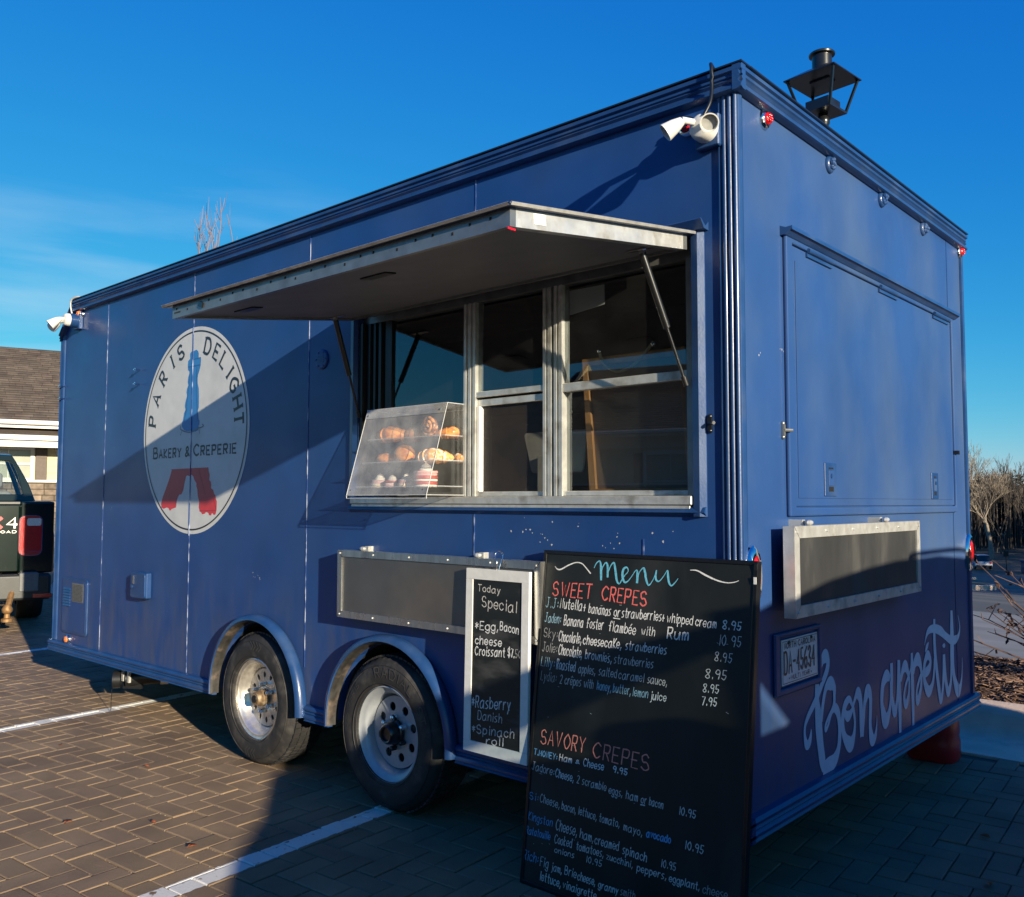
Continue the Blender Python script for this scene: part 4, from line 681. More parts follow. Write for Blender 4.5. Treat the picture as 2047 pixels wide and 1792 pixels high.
for x0, x1, z0, z1, y, m_, nm in ((-1.7995, -1.3095, 1.793, 2.2148, .058, M_glass, 'window_pane'), (-1.2395, -.8685, 1.8325, 2.2148, .050, M_glass, 'window_pane'), (-.7715, -.2145, 1.8285, 2.2148, .050, M_glass, 'window_pane'),
    (-.7715, -.2145, 1.4125, 1.7945, .062, M_glass, 'window_pane'), (-1.2215, -.8685, 1.4125, 1.7715, .062, M_screen, 'insect_screen')):
    MB().add([(x0, y, z0), (x1, y, z0), (x1, y, z1), (x0, y, z1)], [(0, 1, 2, 3)]).build(nm, m_, T, norm=False)
bar(-1.7995, -1.3095, 1.793 - .012, 1.793, .05, M_dgal)
# interior shell, counter
mb = MB(); x0, x1, y0, y1, z0, z1 = -5.2, -.06, .09, WD - .06, .45, 2.68
mb.add([(x0, y0, z0), (x1, y0, z0), (x1, y1, z0), (x0, y1, z0), (x0, y0, z1), (x1, y0, z1), (x1, y1, z1), (x0, y1, z1)], [(0, 1, 2, 3), (4, 5, 6, 7), (1, 2, 6, 5), (2, 3, 7, 6), (3, 0, 4, 7)])
mb.build('interior_lining', M_in, T, norm=False)
mb = MB().box(WX0 + .002, WX1 - .002, .081, .50, 1.345, 1.385); mb.build('inside_counter', M_dgal, T)
MB().box(-5.1, -.1, 1.9, 2.40, 1.0, 1.32).build('back_worktop', M_dgal, T)
MB().box(-3.6, -1.1, 1.75, 2.38, 1.95, 2.05).build('wall_shelf', M_dgal, T)
# awning
A = MB(); hy, hz_, oy, ozr = -.012, 2.284, -.945, 2.150
fA = lambda u, s_, d: (u, hy + (oy - hy) * s_, hz_ + (ozr - hz_) * s_ + d)
def slab(x0, x1, s0, s1, d0, d1, nm, m, par=None):
    return MB().add([fA(x, s_, d) for x in (x0, x1) for s_ in (s0, s1) for d in (d0, d1)], [(0, 1, 3, 2), (4, 6, 7, 5), (0, 4, 5, 1), (2, 3, 7, 6), (0, 2, 6, 4), (1, 5, 7, 3)]).build(nm, m, par or aw)
aw = MB().add([fA(x, s_, d) for x in (-2.035, -.150) for s_ in (.0, 1.012) for d in (-.004, .001)], [(0, 1, 3, 2), (4, 6, 7, 5), (0, 4, 5, 1), (2, 3, 7, 6), (0, 2, 6, 4), (1, 5, 7, 3)]).build('awning', M_trim, T)
slab(-1.985, -.172, .965, .990, -.055, -.0045, 'frame_rail', M_dgal, aw); slab(-1.985, -.172, .03, .055, -.055, -.0045, 'frame_rail', M_dgal, aw)
slab(-1.985, -1.958, .0555, .9645, -.055, -.0045, 'frame_rail', M_dgal, aw); slab(-.199, -.172, .0555, .9645, -.055, -.0045, 'frame_rail', M_alu, aw)
slab(-1.9575, -.1995, .0555, .9645, -.045, -.020, 'soffit', M_soffit, aw)
mb = MB().add([fA(x, s_, d) for x in (-2.03, -.155) for (s_, d) in ((.992, -.004), (1.012, -.004), (1.020, .004), (1.015, .006), (1.008, .001))], [(i, (i + 1) % 5, 5 + (i + 1) % 5, 5 + i) for i in range(5)]); mb.build('awning_lip', M_alu, aw)
mb = MB().add([fA(x, s_, d) for s_ in (.0, 1.012) for (x, d) in ((-.158, -.004), (-.150, -.004), (-.146, .004), (-.150, .006))], [(i, (i + 1) % 4, 4 + (i + 1) % 4, 4 + i) for i in range(4)]); mb.build('awning_lip', M_alu, aw)
mb = MB(); rg2 = random.Random(11)
for k in range(22):
    x = -1.95 + k * .082 + rg2.uniform(-.015, .015); d = -.020 - (.012 if k % 3 == 1 else 0); p = Vector(fA(x, .9905, d)); mb.obox(p, (.007, .0016, .008), Matrix.Identity(3))
for x in (-1.965, -1.955, -1.945, -1.935, -1.925): mb.obox(Vector(fA(x, .9905, -.034)), (.005, .0016, .006), Matrix.Identity(3))
tag(mb.build('screw_holes', M_hole, aw), kind='stuff')
MB().obox(Vector(fA(-1.76, .992, -.03)), (.030, .008, .020), Matrix.Rotation(.4, 3, 'Y')).build('catch', M_blkm, aw)
p = Vector(fA(-.1712, .86, -.026)); MB().obox(p, (.0012, .05, .030), Matrix.Rotation(.145, 3, 'X')).build('sticker', M_paper, aw)
p = Vector(fA(-.1712, .985, -.062)); MB().obox(p, (.004, .03, .006), Matrix.Identity(3)).build('red_tab', M_red, aw)
for x, s_ in ((-1.75, .78), (-.95, .78)): MB().obox(Vector(fA(x, s_, -.047)), (.13, .05, .006), Matrix.Rotation(.145, 3, 'X')).build('latch_plate', M_black, aw)
for xa, xb in ((-.25, -.19), (-1.91, -1.945)):
    a = Vector((xa, -.195, 2.195)); b = Vector((xb, -.022, 1.765)); m_ = a.lerp(b, .56)
    st_ = MB().tube([a, m_], .0125, 12).build('gas_strut', M_blkm, aw, smooth=50); MB().tube([m_, b], .0055, 8).build('strut_rod', M_blkm, st_, smooth=50)
    MB().tube([b, b.lerp(a, .07)], .010, 10).build('strut_end', M_black, st_, smooth=50)
    MB().obox(a + Vector((0, 0, .012)), (.13, .02, .004), Matrix.Rotation(.145, 3, 'X')).obox(a + Vector((0, 0, .004)), (.02, .016, .02), Matrix.Identity(3)).build('strut_bracket', M_chrome, st_)
# folding counters
def tray(nm, fn, u0, u1, v0, v1, dep, fw_, mf, mp_, d0):
    """picture-frame tray hung off the wall; fn(u,v,d)"""
    fr_ = MB().poly([[(u0, v0), (u1, v0), (u1, v1), (u0, v1)], [(u0 + fw_, v0 + fw_), (u0 + fw_, v1 - fw_), (u1 - fw_, v1 - fw_), (u1 - fw_, v0 + fw_)]], fn, (d0 + dep, d0)).build(nm, mf, T)
    MB().poly([[(u0 + fw_ + .0004, v0 + fw_ + .0004), (u1 - fw_ - .0004, v0 + fw_ + .0004), (u1 - fw_ - .0004, v1 - fw_ - .0004), (u0 + fw_ + .0004, v1 - fw_ - .0004)]], fn, (d0 + dep - .006, d0 + dep - .012)).build('counter_panel', mp_, fr_)
    mb = MB()
    for (a, b) in ((u0, v0), (u1, v0), (u1, v1), (u0, v1)):
        sa = 1 if a == u0 else -1; sb = 1 if b == v0 else -1; ribbon(mb, [(a, b), (a + sa * fw_, b + sb * fw_)], fn, .0015, d0 + dep + .0004)
    mb.build('mitre_joint', M_hole, fr_)
    mb = MB()
    for k in range(6):
        for v in (v0 + fw_ * .5, v1 - fw_ * .5):
            u = u0 + .02 + (u1 - u0 - .04) * k / 5; c = Vector(fn(u, v, d0 + dep + .0015)); mb.sphere(c, .0045, 8, 4)
    mb.build('screw_head', M_alu, fr_)
    for k in (.13, .72):
        u = u0 + (u1 - u0) * k; mb = MB(); a = Vector(fn(u, v1 + .010, d0 + dep * .5)); mb.sphere(a, (.02, .014, .010) if fn is fS else (.014, .02, .010), 8, 6); mb.add([fn(u + s_ * .012, v, d) for s_ in (-1, 1) for v, d in ((v1 - .005, d0), (v1 + .02, d0), (v1 + .02, .0), (v1 - .005, .0))], [(0, 1, 2, 3), (4, 5, 6, 7), (0, 4, 5, 1), (1, 5, 6, 2), (3, 2, 6, 7)]); mb.build('hinge', M_alu, fr_)
    return fr_
tray('side_counter', fS, -2.035, -.795, .835, 1.145, .042, .030, M_brush, M_trays, .030)
tray('rear_counter', fR, .185, 1.45, .985, 1.290, .040, .040, M_alu, M_tray, .050)
# rear service door
rd = MB().poly([[(.322, 1.320), (2.285, 1.320), (2.285, 2.335), (.322, 2.335)], [(.375, 1.352), (.375, 2.300), (2.262, 2.300), (2.262, 1.352)]], fR, (.016, .0005)).build('service_door', M_rear, T, bevel=.006)
MB().poly([[(.379, 1.356), (2.258, 1.356), (2.258, 2.297), (.379, 2.297)]], fR, (.008, .0006)).build('door_skin', M_rear, rd, bevel=.003)
MB().poly([[(.405, 1.385), (2.225, 1.385), (2.225, 2.245), (.405, 2.245)]], fR, (.0112, .0082)).build('door_skin', M_rear, rd, bevel=.0015)
MB().extr([(0.0006, 2.318), (.020, 2.318), (.044, 2.334), (.047, 2.331), (.046, 2.345), (.022, 2.343), (.0006, 2.352)], lambda t, p, q: (p, t, q), .305, 2.31).build('drip_rail', M_trim, rd, smooth=20)
for a, b in ((.50, .73), (1.238, 1.46), (1.969, 2.212)): MB().tube([(.019, a, 2.300), (.019, b, 2.300)], .009, 10).box(.0085, .016, a, b, 2.278, 2.298).build('hinge', M_trim, rd, smooth=50)
for a, b, z0, z1 in ((.622, .732, 1.393, 1.520), (1.876, 1.976, 1.386, 1.513)):
    pl = MB().obox(Vector((.0125, (a + b) / 2, (z0 + z1) / 2)), (.008, b - a, z1 - z0), Matrix.Identity(3), .002).build('paddle_latch', M_trim, rd, bevel=.003)
    MB().box(.0166, .0185, a + .030, b - .030, z0 + .040, z1 - .030, .0005).build('paddle', M_rear, pl, bevel=.002); MB().box(.0166, .0175, a + .034, b - .034, z0 + .018, z0 + .036).build('finger_slot', M_hole, pl)
    MB().box(.0166, .0174, a + .034, b - .034, z1 - .024, z1 - .018).build('finger_slot', M_hole, pl); MB().lathe([(.009, 0), (.009, .003), (.001, .0035)], (.0187, (a + b) / 2, z1 - .050), (1, 0, 0), 14).build('key_lock', M_trim, pl, smooth=40)
def catch(fn, u, v, m_, par):
    mb = MB()
    for s_ in (-1, 1): c = Vector(fn(u, v + s_ * .024, .003)); mb.sphere(c, .0085, 10, 6)
    mb.add([fn(u + a, v + b, d) for a, b in ((-.008, -.02), (.008, -.02), (.008, .02), (-.008, .02)) for d in (.001, .010)], [(0, 1, 3, 2), (2, 3, 5, 4), (4, 5, 7, 6), (6, 7, 1, 0), (1, 3, 5, 7)])
    c0, c1 = Vector(fn(u, v, .010)), Vector(fn(u + .026, v, .026)); mb.tube([c0, c1], .006, 8); mb.build('door_catch', m_, par, smooth=40)
catch(fS, -.112, 1.632, M_blkm, T); catch(fR, .298, 1.622, M_dgal, T)
MB().box(.0, .03, 2.262, 2.290, 1.615, 1.635).build('door_stop', M_blkm, T)
# marker and tail lights
for y, z, red in ((.192, 2.72 - .02, 1), (.751, 2.70, 0), (1.320, 2.705, 0), (1.881, 2.705, 0), (2.480, 2.715, 1)):
    b = MB().lathe([(.034, 0), (.034, .006), (.029, .014), (.023, .016)], (.0, y, z), (1, 0, 0), 24).build('marker_light', M_chrome if red else M_trim, T, smooth=50)
    if red:
        mb = MB().lathe([(.022, .012), (.020, .022), (.010, .028), (.001, .029)], (0, y, z), (1, 0, 0), 20)
        for k in range(7): a = k * 2 * pi / 6; r = 0 if k == 6 else .011; mb.sphere((.026, y + r * cos(a), z + r * sin(a)), .006, 8, 5)
        mb.build('lens', M_red, b, smooth=60)
    else:
        rq = random.Random(int(y * 100)); mb = MB()
        for k in range(9): a = k * 2 * pi / 8; r = 0 if k == 8 else .016; mb.sphere((.016 + rq.uniform(-.004, .008), y + r * cos(a), z + r * sin(a)), rq.uniform(.008, .012), 7, 5)
        mb.build('lens', M_trim, b, smooth=20)
def oval(y, z, w, h, fn):
    pr = [(y + w * cos(t), z + h * sin(t)) for t in [2 * pi * i / 32 for i in range(32)]]
    b = MB(); n = 32; vs = []
    for k, d in ((1, .0), (1, .012), (.86, .022), (.66, .022), (.62, .012)):
        vs += [fn(y + w * k * cos(2 * pi * i / n), z + h * k * sin(2 * pi * i / n), d) for i in range(n)]
    b.add(vs, [(j * n + i, j * n + (i + 1) % n, (j + 1) * n + (i + 1) % n, (j + 1) * n + i) for j in range(4) for i in range(n)]); o = b.build('tail_light', M_chrome, T, smooth=50)
    vs = []
    for k, d in ((.63, .012), (.60, .020), (.45, .026), (.2, .028), (.01, .028)): vs += [fn(y + w * k * cos(2 * pi * i / n), z + h * k * sin(2 * pi * i / n), d) for i in range(n)]
    MB().add(vs, [(j * n + i, j * n + (i + 1) % n, (j + 1) * n + (i + 1) % n, (j + 1) * n + i) for j in range(4) for i in range(n)]).build('lens', M_red, o, smooth=60)
oval(.050, 1.130, .044, .100, fR); oval(2.488, 1.108, .050, .098, fR)
# number plate
pr = MB().poly([[(.196, .712), (.575, .712), (.575, .925), (.196, .925)], [(.236, .736), (.236, .908), (.550, .908), (.550, .736)]], fR, (.012, .0005)).build('plate_surround', M_rear, T, bevel=.010)
pt = MB().poly([[(.250, .745), (.542, .745), (.542, .899), (.250, .899)]], fR, (.0085, .004)).build('number_plate', mat('plate_paint', (.85, .86, .86), .4, .2, .06, 20), pr, bevel=.001)
mb = MB(); ribbon(mb, [(.256, .751), (.536, .751), (.536, .893), (.256, .893), (.256, .751)], fR, .0022, .0090)
text_on(mb, 'NORTH CAROLINA', .268, .868, .524, .868, .020, .0036, fR, .0092); text_on(mb, 'DA-45634', .266, .784, .524, .784, .072, .0085, fR, .0092); text_on(mb, 'MULTI YEAR', .322, .759, .470, .759, .014, .0026, fR, .0092)
ribbon(mb, [(.306, .762), (.306, .767)], fR, .005, .0092); ribbon(mb, [(.484, .762), (.484, .767)], fR, .005, .0092); mb.build('plate_lettering', M_ink, pt)
for y in (.305, .487): MB().sphere((.010, y, .887), (.003, .006, .006), 8, 5).build('plate_bolt', M_black, pt)
# security lights with cables
def seclight(x, z, y, bm, flip):
    b = MB().lathe([(.045, 0), (.045, -.03), (.040, -.045), (.034, -.049), (.001, -.049)], (x, y + .02, z), (0, 1, 0), 28).build('security_light', M_lamp, T, smooth=40)
    MB().box(x - .045, x + .045, -.03, .0, z - .06, z + .05, .004).build('mounting_box', bm, b)
    if y < -.05: MB().lathe([(.050, 0), (.050, y + .032)], (x, -.03, z), (0, 1, 0), 20).build('junction_box', bm, b, smooth=40)
    return b
def head(b, base, dirn, r0=.020, r1=.040, ln=.085):
    base = Vector(base); d = Vector(dirn).normalized()
    h = MB().lathe([(.001, 0), (.014, .0), (r0, .012), (r0 + .006, .03), (r1, ln), (r1 - .004, ln), (r1 - .006, ln - .012)], base, d, 24).build('lamp_head', M_lamp, b, smooth=40)
    MB().lathe([(.001, ln - .014), (r1 - .006, ln - .012)], base, d, 20).build('lamp_lens', mat('lamp_glass', (.40, .40, .38), .15, 0, .1, 40, coat=.5), b)
    return h
s1 = seclight(-.098, 2.622, -.050, M_trim, 0)
MB().tube(smoothp([(-.080, -.078, 2.652), (-.066, -.06, 2.70), (-.066, -.048, 2.76), (-.068, -.046, 2.82), (-.078, -.03, 2.842), (-.085, .02, 2.826)]), .0065, 8).build('light_cable', M_blkm, s1, smooth=60)
head(s1, (-.138, -.120, 2.636), (-.62, -.42, -.52), .018, .031, .068); head(s1, (-.046, -.112, 2.618), (.42, -.62, -.50), .018, .031, .066)
MB().tube([(-.115, -.085, 2.635), (-.138, -.122, 2.637)], .012, 8).tube([(-.080, -.085, 2.62), (-.046, -.114, 2.618)], .012, 8).build('lamp_arm', M_lamp, s1, smooth=50)
s2 = seclight(-5.165, 2.655, -.085, M_trim, 0)
head(s2, (-5.185, -.135, 2.66), (-.25, -.62, -.55), .020, .036, .08); head(s2, (-5.215, -.125, 2.640), (-.80, -.30, -.38), .020, .036, .08)
MB().tube([(-5.17, -.11, 2.66), (-5.187, -.14, 2.66)], .012, 8).tube([(-5.18, -.11, 2.65), (-5.217, -.128, 2.64)], .012, 8).build('lamp_arm', M_lamp, s2, smooth=50)
MB().tube(smoothp([(-5.24, -.03, 2.71), (-5.235, -.045, 2.77), (-5.22, -.045, 2.815), (-5.18, -.02, 2.835), (-5.15, .02, 2.826)]), .0065, 8).build('light_cable', M_alu, s2, smooth=60)
for x, z in ((-.185, 2.665), (-5.145, 2.705)):
    b = MB().lathe([(.036, 0), (.036, .008), (.030, .016), (.024, .018)], (x, 0, z), (0, -1, 0), 24).build('marker_light', M_chrome, T, smooth=50)
    mb = MB().lathe([(.023, .012), (.021, .026), (.010, .032), (.001, .033)], (x, 0, z), (0, -1, 0), 20)
    for k in range(6): a = k * 2 * pi / 6; mb.sphere((x + .012 * cos(a), -.030, z + .012 * sin(a)), .007, 8, 5)
    mb.build('lens', M_red if x > -1 else M_amber, b, smooth=60)
b = MB().lathe([(.030, 0), (.030, .010), (.022, .016)], (-5.207, 0, .398), (0, -1, 0), 24).build('marker_light', M_chrome, T, smooth=50)
MB().lathe([(.023, .010), (.020, .026), (.001, .032)], (-5.207, 0, .398), (0, -1, 0), 20).build('lens', M_amber, b, smooth=60)
# access hatch with vent grille and rating label
def rrect(u0, u1, v0, v1, r, n=6):
    o = []
    for cx, cy, a in ((u1 - r, v1 - r, 0), (u0 + r, v1 - r, 90), (u0 + r, v0 + r, 180), (u1 - r, v0 + r, 270)): o += [(cx + r * cos(radians(a + 90 * i / n)), cy + r * sin(radians(a + 90 * i / n))) for i in range(n + 1)]
    return o
ah = MB().poly([rrect(-5.315, -4.900, .443, .828, .03)], fS, (.010, .0005)).build('access_hatch', M_trim, T, bevel=.003)
MB().poly([rrect(-5.300, -4.915, .458, .813, .024)], fS, (.0125, .0102)).build('hatch_skin', M_blue, ah)
for k in range(7): MB().add([fS(u, v, d) for u in (-5.285, -5.165) for v, d in ((.760 - k * .019, .0127), (.748 - k * .019, .0127), (.746 - k * .019, .020))], [(0, 1, 4, 3), (1, 2, 5, 4), (0, 2, 5, 3), (0, 1, 2), (3, 4, 5)]).build('vent_louvre', M_trim, ah)
lb = MB().poly([[(-5.140, .668), (-4.955, .668), (-4.955, .797), (-5.140, .797)]], fS, (.0135, .0127)).build('rating_label', mat('label_foil', (.24, .24, .22), .4, .5, .1, 30), ah)
mb = MB(); rq = random.Random(2)
for k in range(13): v = .676 + k * .009; u = -5.130; 
for k in range(13):
    v = .676 + k * .009; u = -5.132
    while u < -4.98: w_ = rq.uniform(.008, .030); ribbon(mb, [(u, v), (min(u + w_, -4.965), v)], fS, .0035, .0139); u += w_ + .006
mb.build('label_print', M_ink, lb)
bx = MB().box(-4.183, -3.990, -.040, -.0005, .768, .927, .006).build('inlet_box', M_trim, T, bevel=.006)
MB().poly([rrect(-4.180, -3.993, .771, .924, .02)], fS, (.048, .0405)).build('inlet_lid', M_trim, bx, bevel=.003)
MB().box(-4.150, -4.138, -.052, -.0482, .855, .905).build('lid_catch', M_chrome, bx); MB().lathe([(.012, 0), (.012, .005), (.001, .006)], (-4.160, -.0482, .835), (0, -1, 0), 12).build('key_lock', M_trim, bx)
rp_ = MB().lathe([(.050, 0), (.050, .006), (.044, .010), (.001, .011)], (-2.272, 0, 2.076), (0, -1, 0), 28).build('round_vent_cover', M_blue, T, smooth=30)
mb = MB()
for k in range(6): a = k * pi / 3; mb.sphere((-2.272 + .038 * cos(a), -.010, 2.076 + .038 * sin(a)), .005, 6, 4)
for k in range(4): mb.box(-2.297, -2.247, -.0125, -.0105, 2.060 + k * .010, 2.064 + k * .010)
mb.build('cover_screw', M_blue, rp_)
for x, z in ((-4.222, 2.214), (-4.221, 2.122), (-5.405, 2.208), (-5.402, 2.118)):
    MB().tube([(x, 0, z), (x, -.045, z - .002)], .0045, 8).tube([(x, -.030, z), (x, -.036, z)], .010, 6).build('wall_bolt', M_chrome, T)
# paint chips and touch-up scars
mb = MB(); rq = random.Random(9)
for u, v, n_ in ((-2.81, .985, 6), (-.86, 1.235, 9), (-.55, 1.23, 8), (-.30, 1.26, 3), (-.73, 1.30, 3), (-4.6, 1.30, 2), (-1.0, 1.28, 3)):
    for k in range(n_):
        a, b = u + rq.uniform(-.07, .07), v + rq.uniform(-.03, .03); r = rq.uniform(.0015, .004); mb.add([fS(a + r * cos(t) * rq.uniform(.6, 1.5), b + r * sin(t) * rq.uniform(.6, 1.5), .0008) for t in [k2 * pi / 3 for k2 in range(6)]], [(0, 1, 2, 3, 4, 5)])
for u, v in ((.13, 1.86), (1.03, 1.20), (.9, 2.1), (.30, 1.9)):
    for k in range(3): a, b = u + rq.uniform(-.02, .02), v + rq.uniform(-.02, .02); r = rq.uniform(.0012, .003); mb.add([fR(a + r * cos(t), b + r * 2 * sin(t), .0008) for t in [k2 * pi / 3 for k2 in range(6)]], [(0, 1, 2, 3, 4, 5)])
mb.build('paint_chips', mat('chip_primer', (.5, .52, .56), .7), T)
# waste valve hanging under the floor
wv = MB().tube([(-4.44, .06, .215), (-4.30, .30, .225), (-4.05, .62, .235)], .050, 16).build('waste_pipe', M_black, T, smooth=50)
MB().lathe([(.056, 0), (.056, .045), (.048, .045), (.046, .0)], (-4.455, .035, .212), (-.55, -.83, 0), 20).build('pipe_coupling', M_black, wv, smooth=40)
MB().lathe([(.057, 0), (.057, .05)], (-4.30, .28, .224), (-.4, -.9, 0), 20).build('pipe_clamp', M_alu, wv, smooth=40)
MB().obox(Vector((-4.42, .10, .215)), (.13, .022, .135), Matrix.Rotation(.6, 3, 'Z')).build('gate_valve', M_black, wv); 
for x in (-4.45, -4.37): MB().box(x - .012, x + .012, .04, .056, .20, .33).build('valve_bracket', M_alu, wv)
MB().tube(smoothp([(-4.50, .0, .17), (-4.503, -.003, .08), (-4.503, -.004, .008)]), .0022, 5).build('pull_cable', M_black, wv)
# draw bar at the front
MB().add([(-LN, .5, .36), (-LN, 2.0, .36), (-7.2, 1.26, .36), (-LN, .5, .44), (-LN, 2.0, .44), (-7.2, 1.26, .44)], [(0, 1, 2), (3, 4, 5), (0, 2, 5, 3), (1, 2, 5, 4)]).build('draw_bar', M_under, T)
# ------------------------------------------------------------------ big menu board leaning on the trailer corner
MO = Vector((-.808, -.170, 0)); MU = Vector((.99999, 0, -.00343)); MV = Vector((.00341, .1129, .9936)); MN = MU.cross(MV).normalized()
if MN.y > 0: MN = -MN
fM = lambda u, v, d: MO + MU * u + MV * v + MN * d
mbd = empty('menu_board', MO, 'tall black chalkboard headed Menu leaning against the trailer corner', 'menu board')
BW, BH = .875, 1.196
MB().poly([[(0, 0), (BW, 0), (BW, BH), (0, BH)], [(.014, .014), (.014, BH - .014), (BW - .014, BH - .014), (BW - .014, .014)]], fM, (.004, -.022)).build('frame', M_cf, mbd, bevel=.002)
MB().poly([[(.0142, .0142), (BW - .0142, .0142), (BW - .0142, BH - .0142), (.0142, BH - .0142)]], fM, (0, -.018)).build('chalk_panel', M_cb, mbd)
for u, v in ((.007, BH - .02), (BW - .007, BH - .02), (BW - .007, .3), (.007, .4)): MB().obox(fM(u, v, .0045), (.010, .002, .022), Matrix.Identity(3)).build('corner_clip', M_black, mbd)
MB().obox(fM(BW - .007, BH - .062, .0055), (.009, .002, .022), Matrix.Identity(3)).build('price_tab', M_paper, mbd)
random.seed(21)
by = {}
for (tx_, u0, v0, u1, v1, h, col, w) in MT:
    mb = MB(); text_on(mb, tx_, u0, v0, u1, v1, h, .0025 * w, fM, .0006, .022, .08); mb.build('chalk_word', CH[col], mbd, norm=False)
mb = MB()
for s_ in MENU: ribbon(mb, smoothp(s_, 6), fM, None, .0008)
mb.build('chalk_title', CH['m'], mbd, norm=False)
mb = MB()
for s_ in FLO: mb = MB(); ribbon(mb, smoothp(s_, 6), fM, None, .0008); mb.build('chalk_flourish', CH['w'], mbd, norm=False)
mb = MB(); rq = random.Random(4)
for k in range(26): u, v = rq.uniform(.04, .83), rq.uniform(.1, 1.1); l = rq.uniform(.003, .012); a = rq.uniform(-.6, .2); ribbon(mb, [(u, v), (u + l * cos(a), v + l * sin(a))], fM, rq.uniform(.0006, .0013), .0006)
tag(mb.build('chalk_specks', CH['w'], mbd, norm=False), kind='stuff')
# ------------------------------------------------------------------ daily special board on a wire hook
so_ = Vector((-.995, -.088, .75)); sp = empty('special_board', so_, 'narrow white framed chalkboard reading Today Special, hung by a wire hook', 'chalkboard')
# board quad: slight lean and perspective taken from its four corners at y = -.088
tl, tr_, bl, br = (-1.160, 1.107), (-.826, 1.104), (-1.174, .397), (-.842, .392)
fB = lambda u, v, d: (u, -.092 - d - .020 * (1.1 - v), v)
u0, u1, v0, v1 = -1.163, -.829, .394, 1.106
for nm, q in (('frame_rail', (u0, u1, v1 - .042, v1)), ('frame_rail', (u0, u1, v0, v0 + .042)), ('frame_stile', (u0, u0 + .038, v0 + .0422, v1 - .0422)), ('frame_stile', (u1 - .038, u1, v0 + .0422, v1 - .0422))):
    MB().poly([[(q[0], q[2]), (q[1], q[2]), (q[1], q[3]), (q[0], q[3])]], fB, (.0035, -.012)).build(nm, M_white, sp, bevel=.0015)
MB().poly([[(u0 + .0385, v0 + .0425), (u1 - .0385, v0 + .0425), (u1 - .0385, v1 - .0425), (u0 + .0385, v1 - .0425)]], fB, (.0, -.006)).build('chalk_panel', M_cb2, sp)
random.seed(31); by = {}
for (tx_, a0, b0, a1, b1, h, col, w) in ST:
    mb = MB(); text_on(mb, tx_, a0, b0, a1, b1, h, .0032 * w, fB, .0006, .02, .05); mb.build('chalk_word', CH[col], sp, norm=False)
MB().tube(smoothp([(-1.000, -.092, 1.10), (-.998, -.094, 1.135), (-1.010, -.088, 1.165), (-.998, -.078, 1.178), (-.985, -.070, 1.165), (-.988, -.080, 1.135), (-.992, -.092, 1.10)]), .0022, 6).build('wire_hook', M_chrome, sp, smooth=60)

# ------------------------------------------------------------------ pastry case and what is in it
cx0, cx1 = -1.83, -1.307
pc = empty('pastry_display_case', (-1.57, .02, 1.395), 'clear acrylic pastry case with slanted front standing on the serving sill', 'display case')
def sheetp(nm, pts, m, th=.004):
    p = [Vector(q) for q in pts]; n_ = (p[1] - p[0]).cross(p[2] - p[0]).normalized() * th / 2
    return MB().add([q + n_ for q in p] + [q - n_ for q in p], [(0, 1, 2, 3), (7, 6, 5, 4), (0, 4, 5, 1), (1, 5, 6, 2), (2, 6, 7, 3), (3, 7, 4, 0)]).build(nm, m, pc)
def single(nm, pts, m): return MB().add(pts, [(0, 1, 2, 3)]).build(nm, m, pc, norm=False)
zb, zt_, yf, yt, yb = 1.398, 1.785, -.182, -.066, .20
single('front_panel', [(cx0, yf, zb), (cx1, yf, zb), (cx1, yt, zt_), (cx0, yt, zt_)], M_acr)
single('front_rail', [(cx0 + .001, yt - .005 - .012, zt_ - .042), (cx1 - .001, yt - .017, zt_ - .042), (cx1 - .001, yt - .003, zt_ + .002), (cx0 + .001, yt - .003, zt_ + .002)], M_acr)
single('side_panel', [(cx1, yf, zb), (cx1, yb, zb), (cx1, yb, zt_), (cx1, yt, zt_)], M_acc); single('side_panel', [(cx0, yf, zb), (cx0, yb, zb), (cx0, yb, zt_), (cx0, yt, zt_)], M_acc)
single('top_panel', [(cx0, yt, zt_), (cx1, yt, zt_), (cx1, yb, zt_), (cx0, yb, zt_)], M_acr); single('base_panel', [(cx0, yf, zb), (cx1, yf, zb), (cx1, yb, zb), (cx0, yb, zb)], M_acc)
mb = MB(); e = .0017
for x in (cx0, cx1): mb.tube([(x, yf, zb), (x, yt, zt_)], e, 6).tube([(x, yt, zt_), (x, yb, zt_)], e, 6).tube([(x, yf, zb), (x, yb, zb)], e, 6).tube([(x, yb, zb), (x, yb, zt_)], e, 6)
for y, z in ((yf, zb), (yf, zb - .014), (yt, zt_), (yb, zt_)): mb.tube([(cx0, y, z), (cx1, y, z)], e, 6)
for x in (cx0, cx1): mb.tube([(x, yf, zb), (x, yf, zb - .014)], e, 6)
mb.build('panel_edge', M_edge, pc)
SHZ = (1.646, 1.540, 1.432)
for z in SHZ:
    yy = yf + (yt - yf) * (z - zb) / (zt_ - zb) + .035
    MB().box(cx0 + .01, cx1 - .008, yy, yb - .01, z - .0025, z + .0005).build('shelf_tray', M_acc, pc); MB().tube([(cx0 + .01, yy, z + .003), (cx1 - .008, yy, z + .003)], .0018, 6).tube([(cx1 - .008, yy, z + .003), (cx1 - .008, yb - .01, z + .003)], .0018, 6).build('tray_rim', M_edge, pc)
for x in (cx0 + .02, cx1 - .03):
    for y, z in ((yt - .012, zt_ - .026), (yf + .008, zb + .022)): MB().sphere((x, y, z), .0045, 8, 5).build('screw', M_chrome, pc)
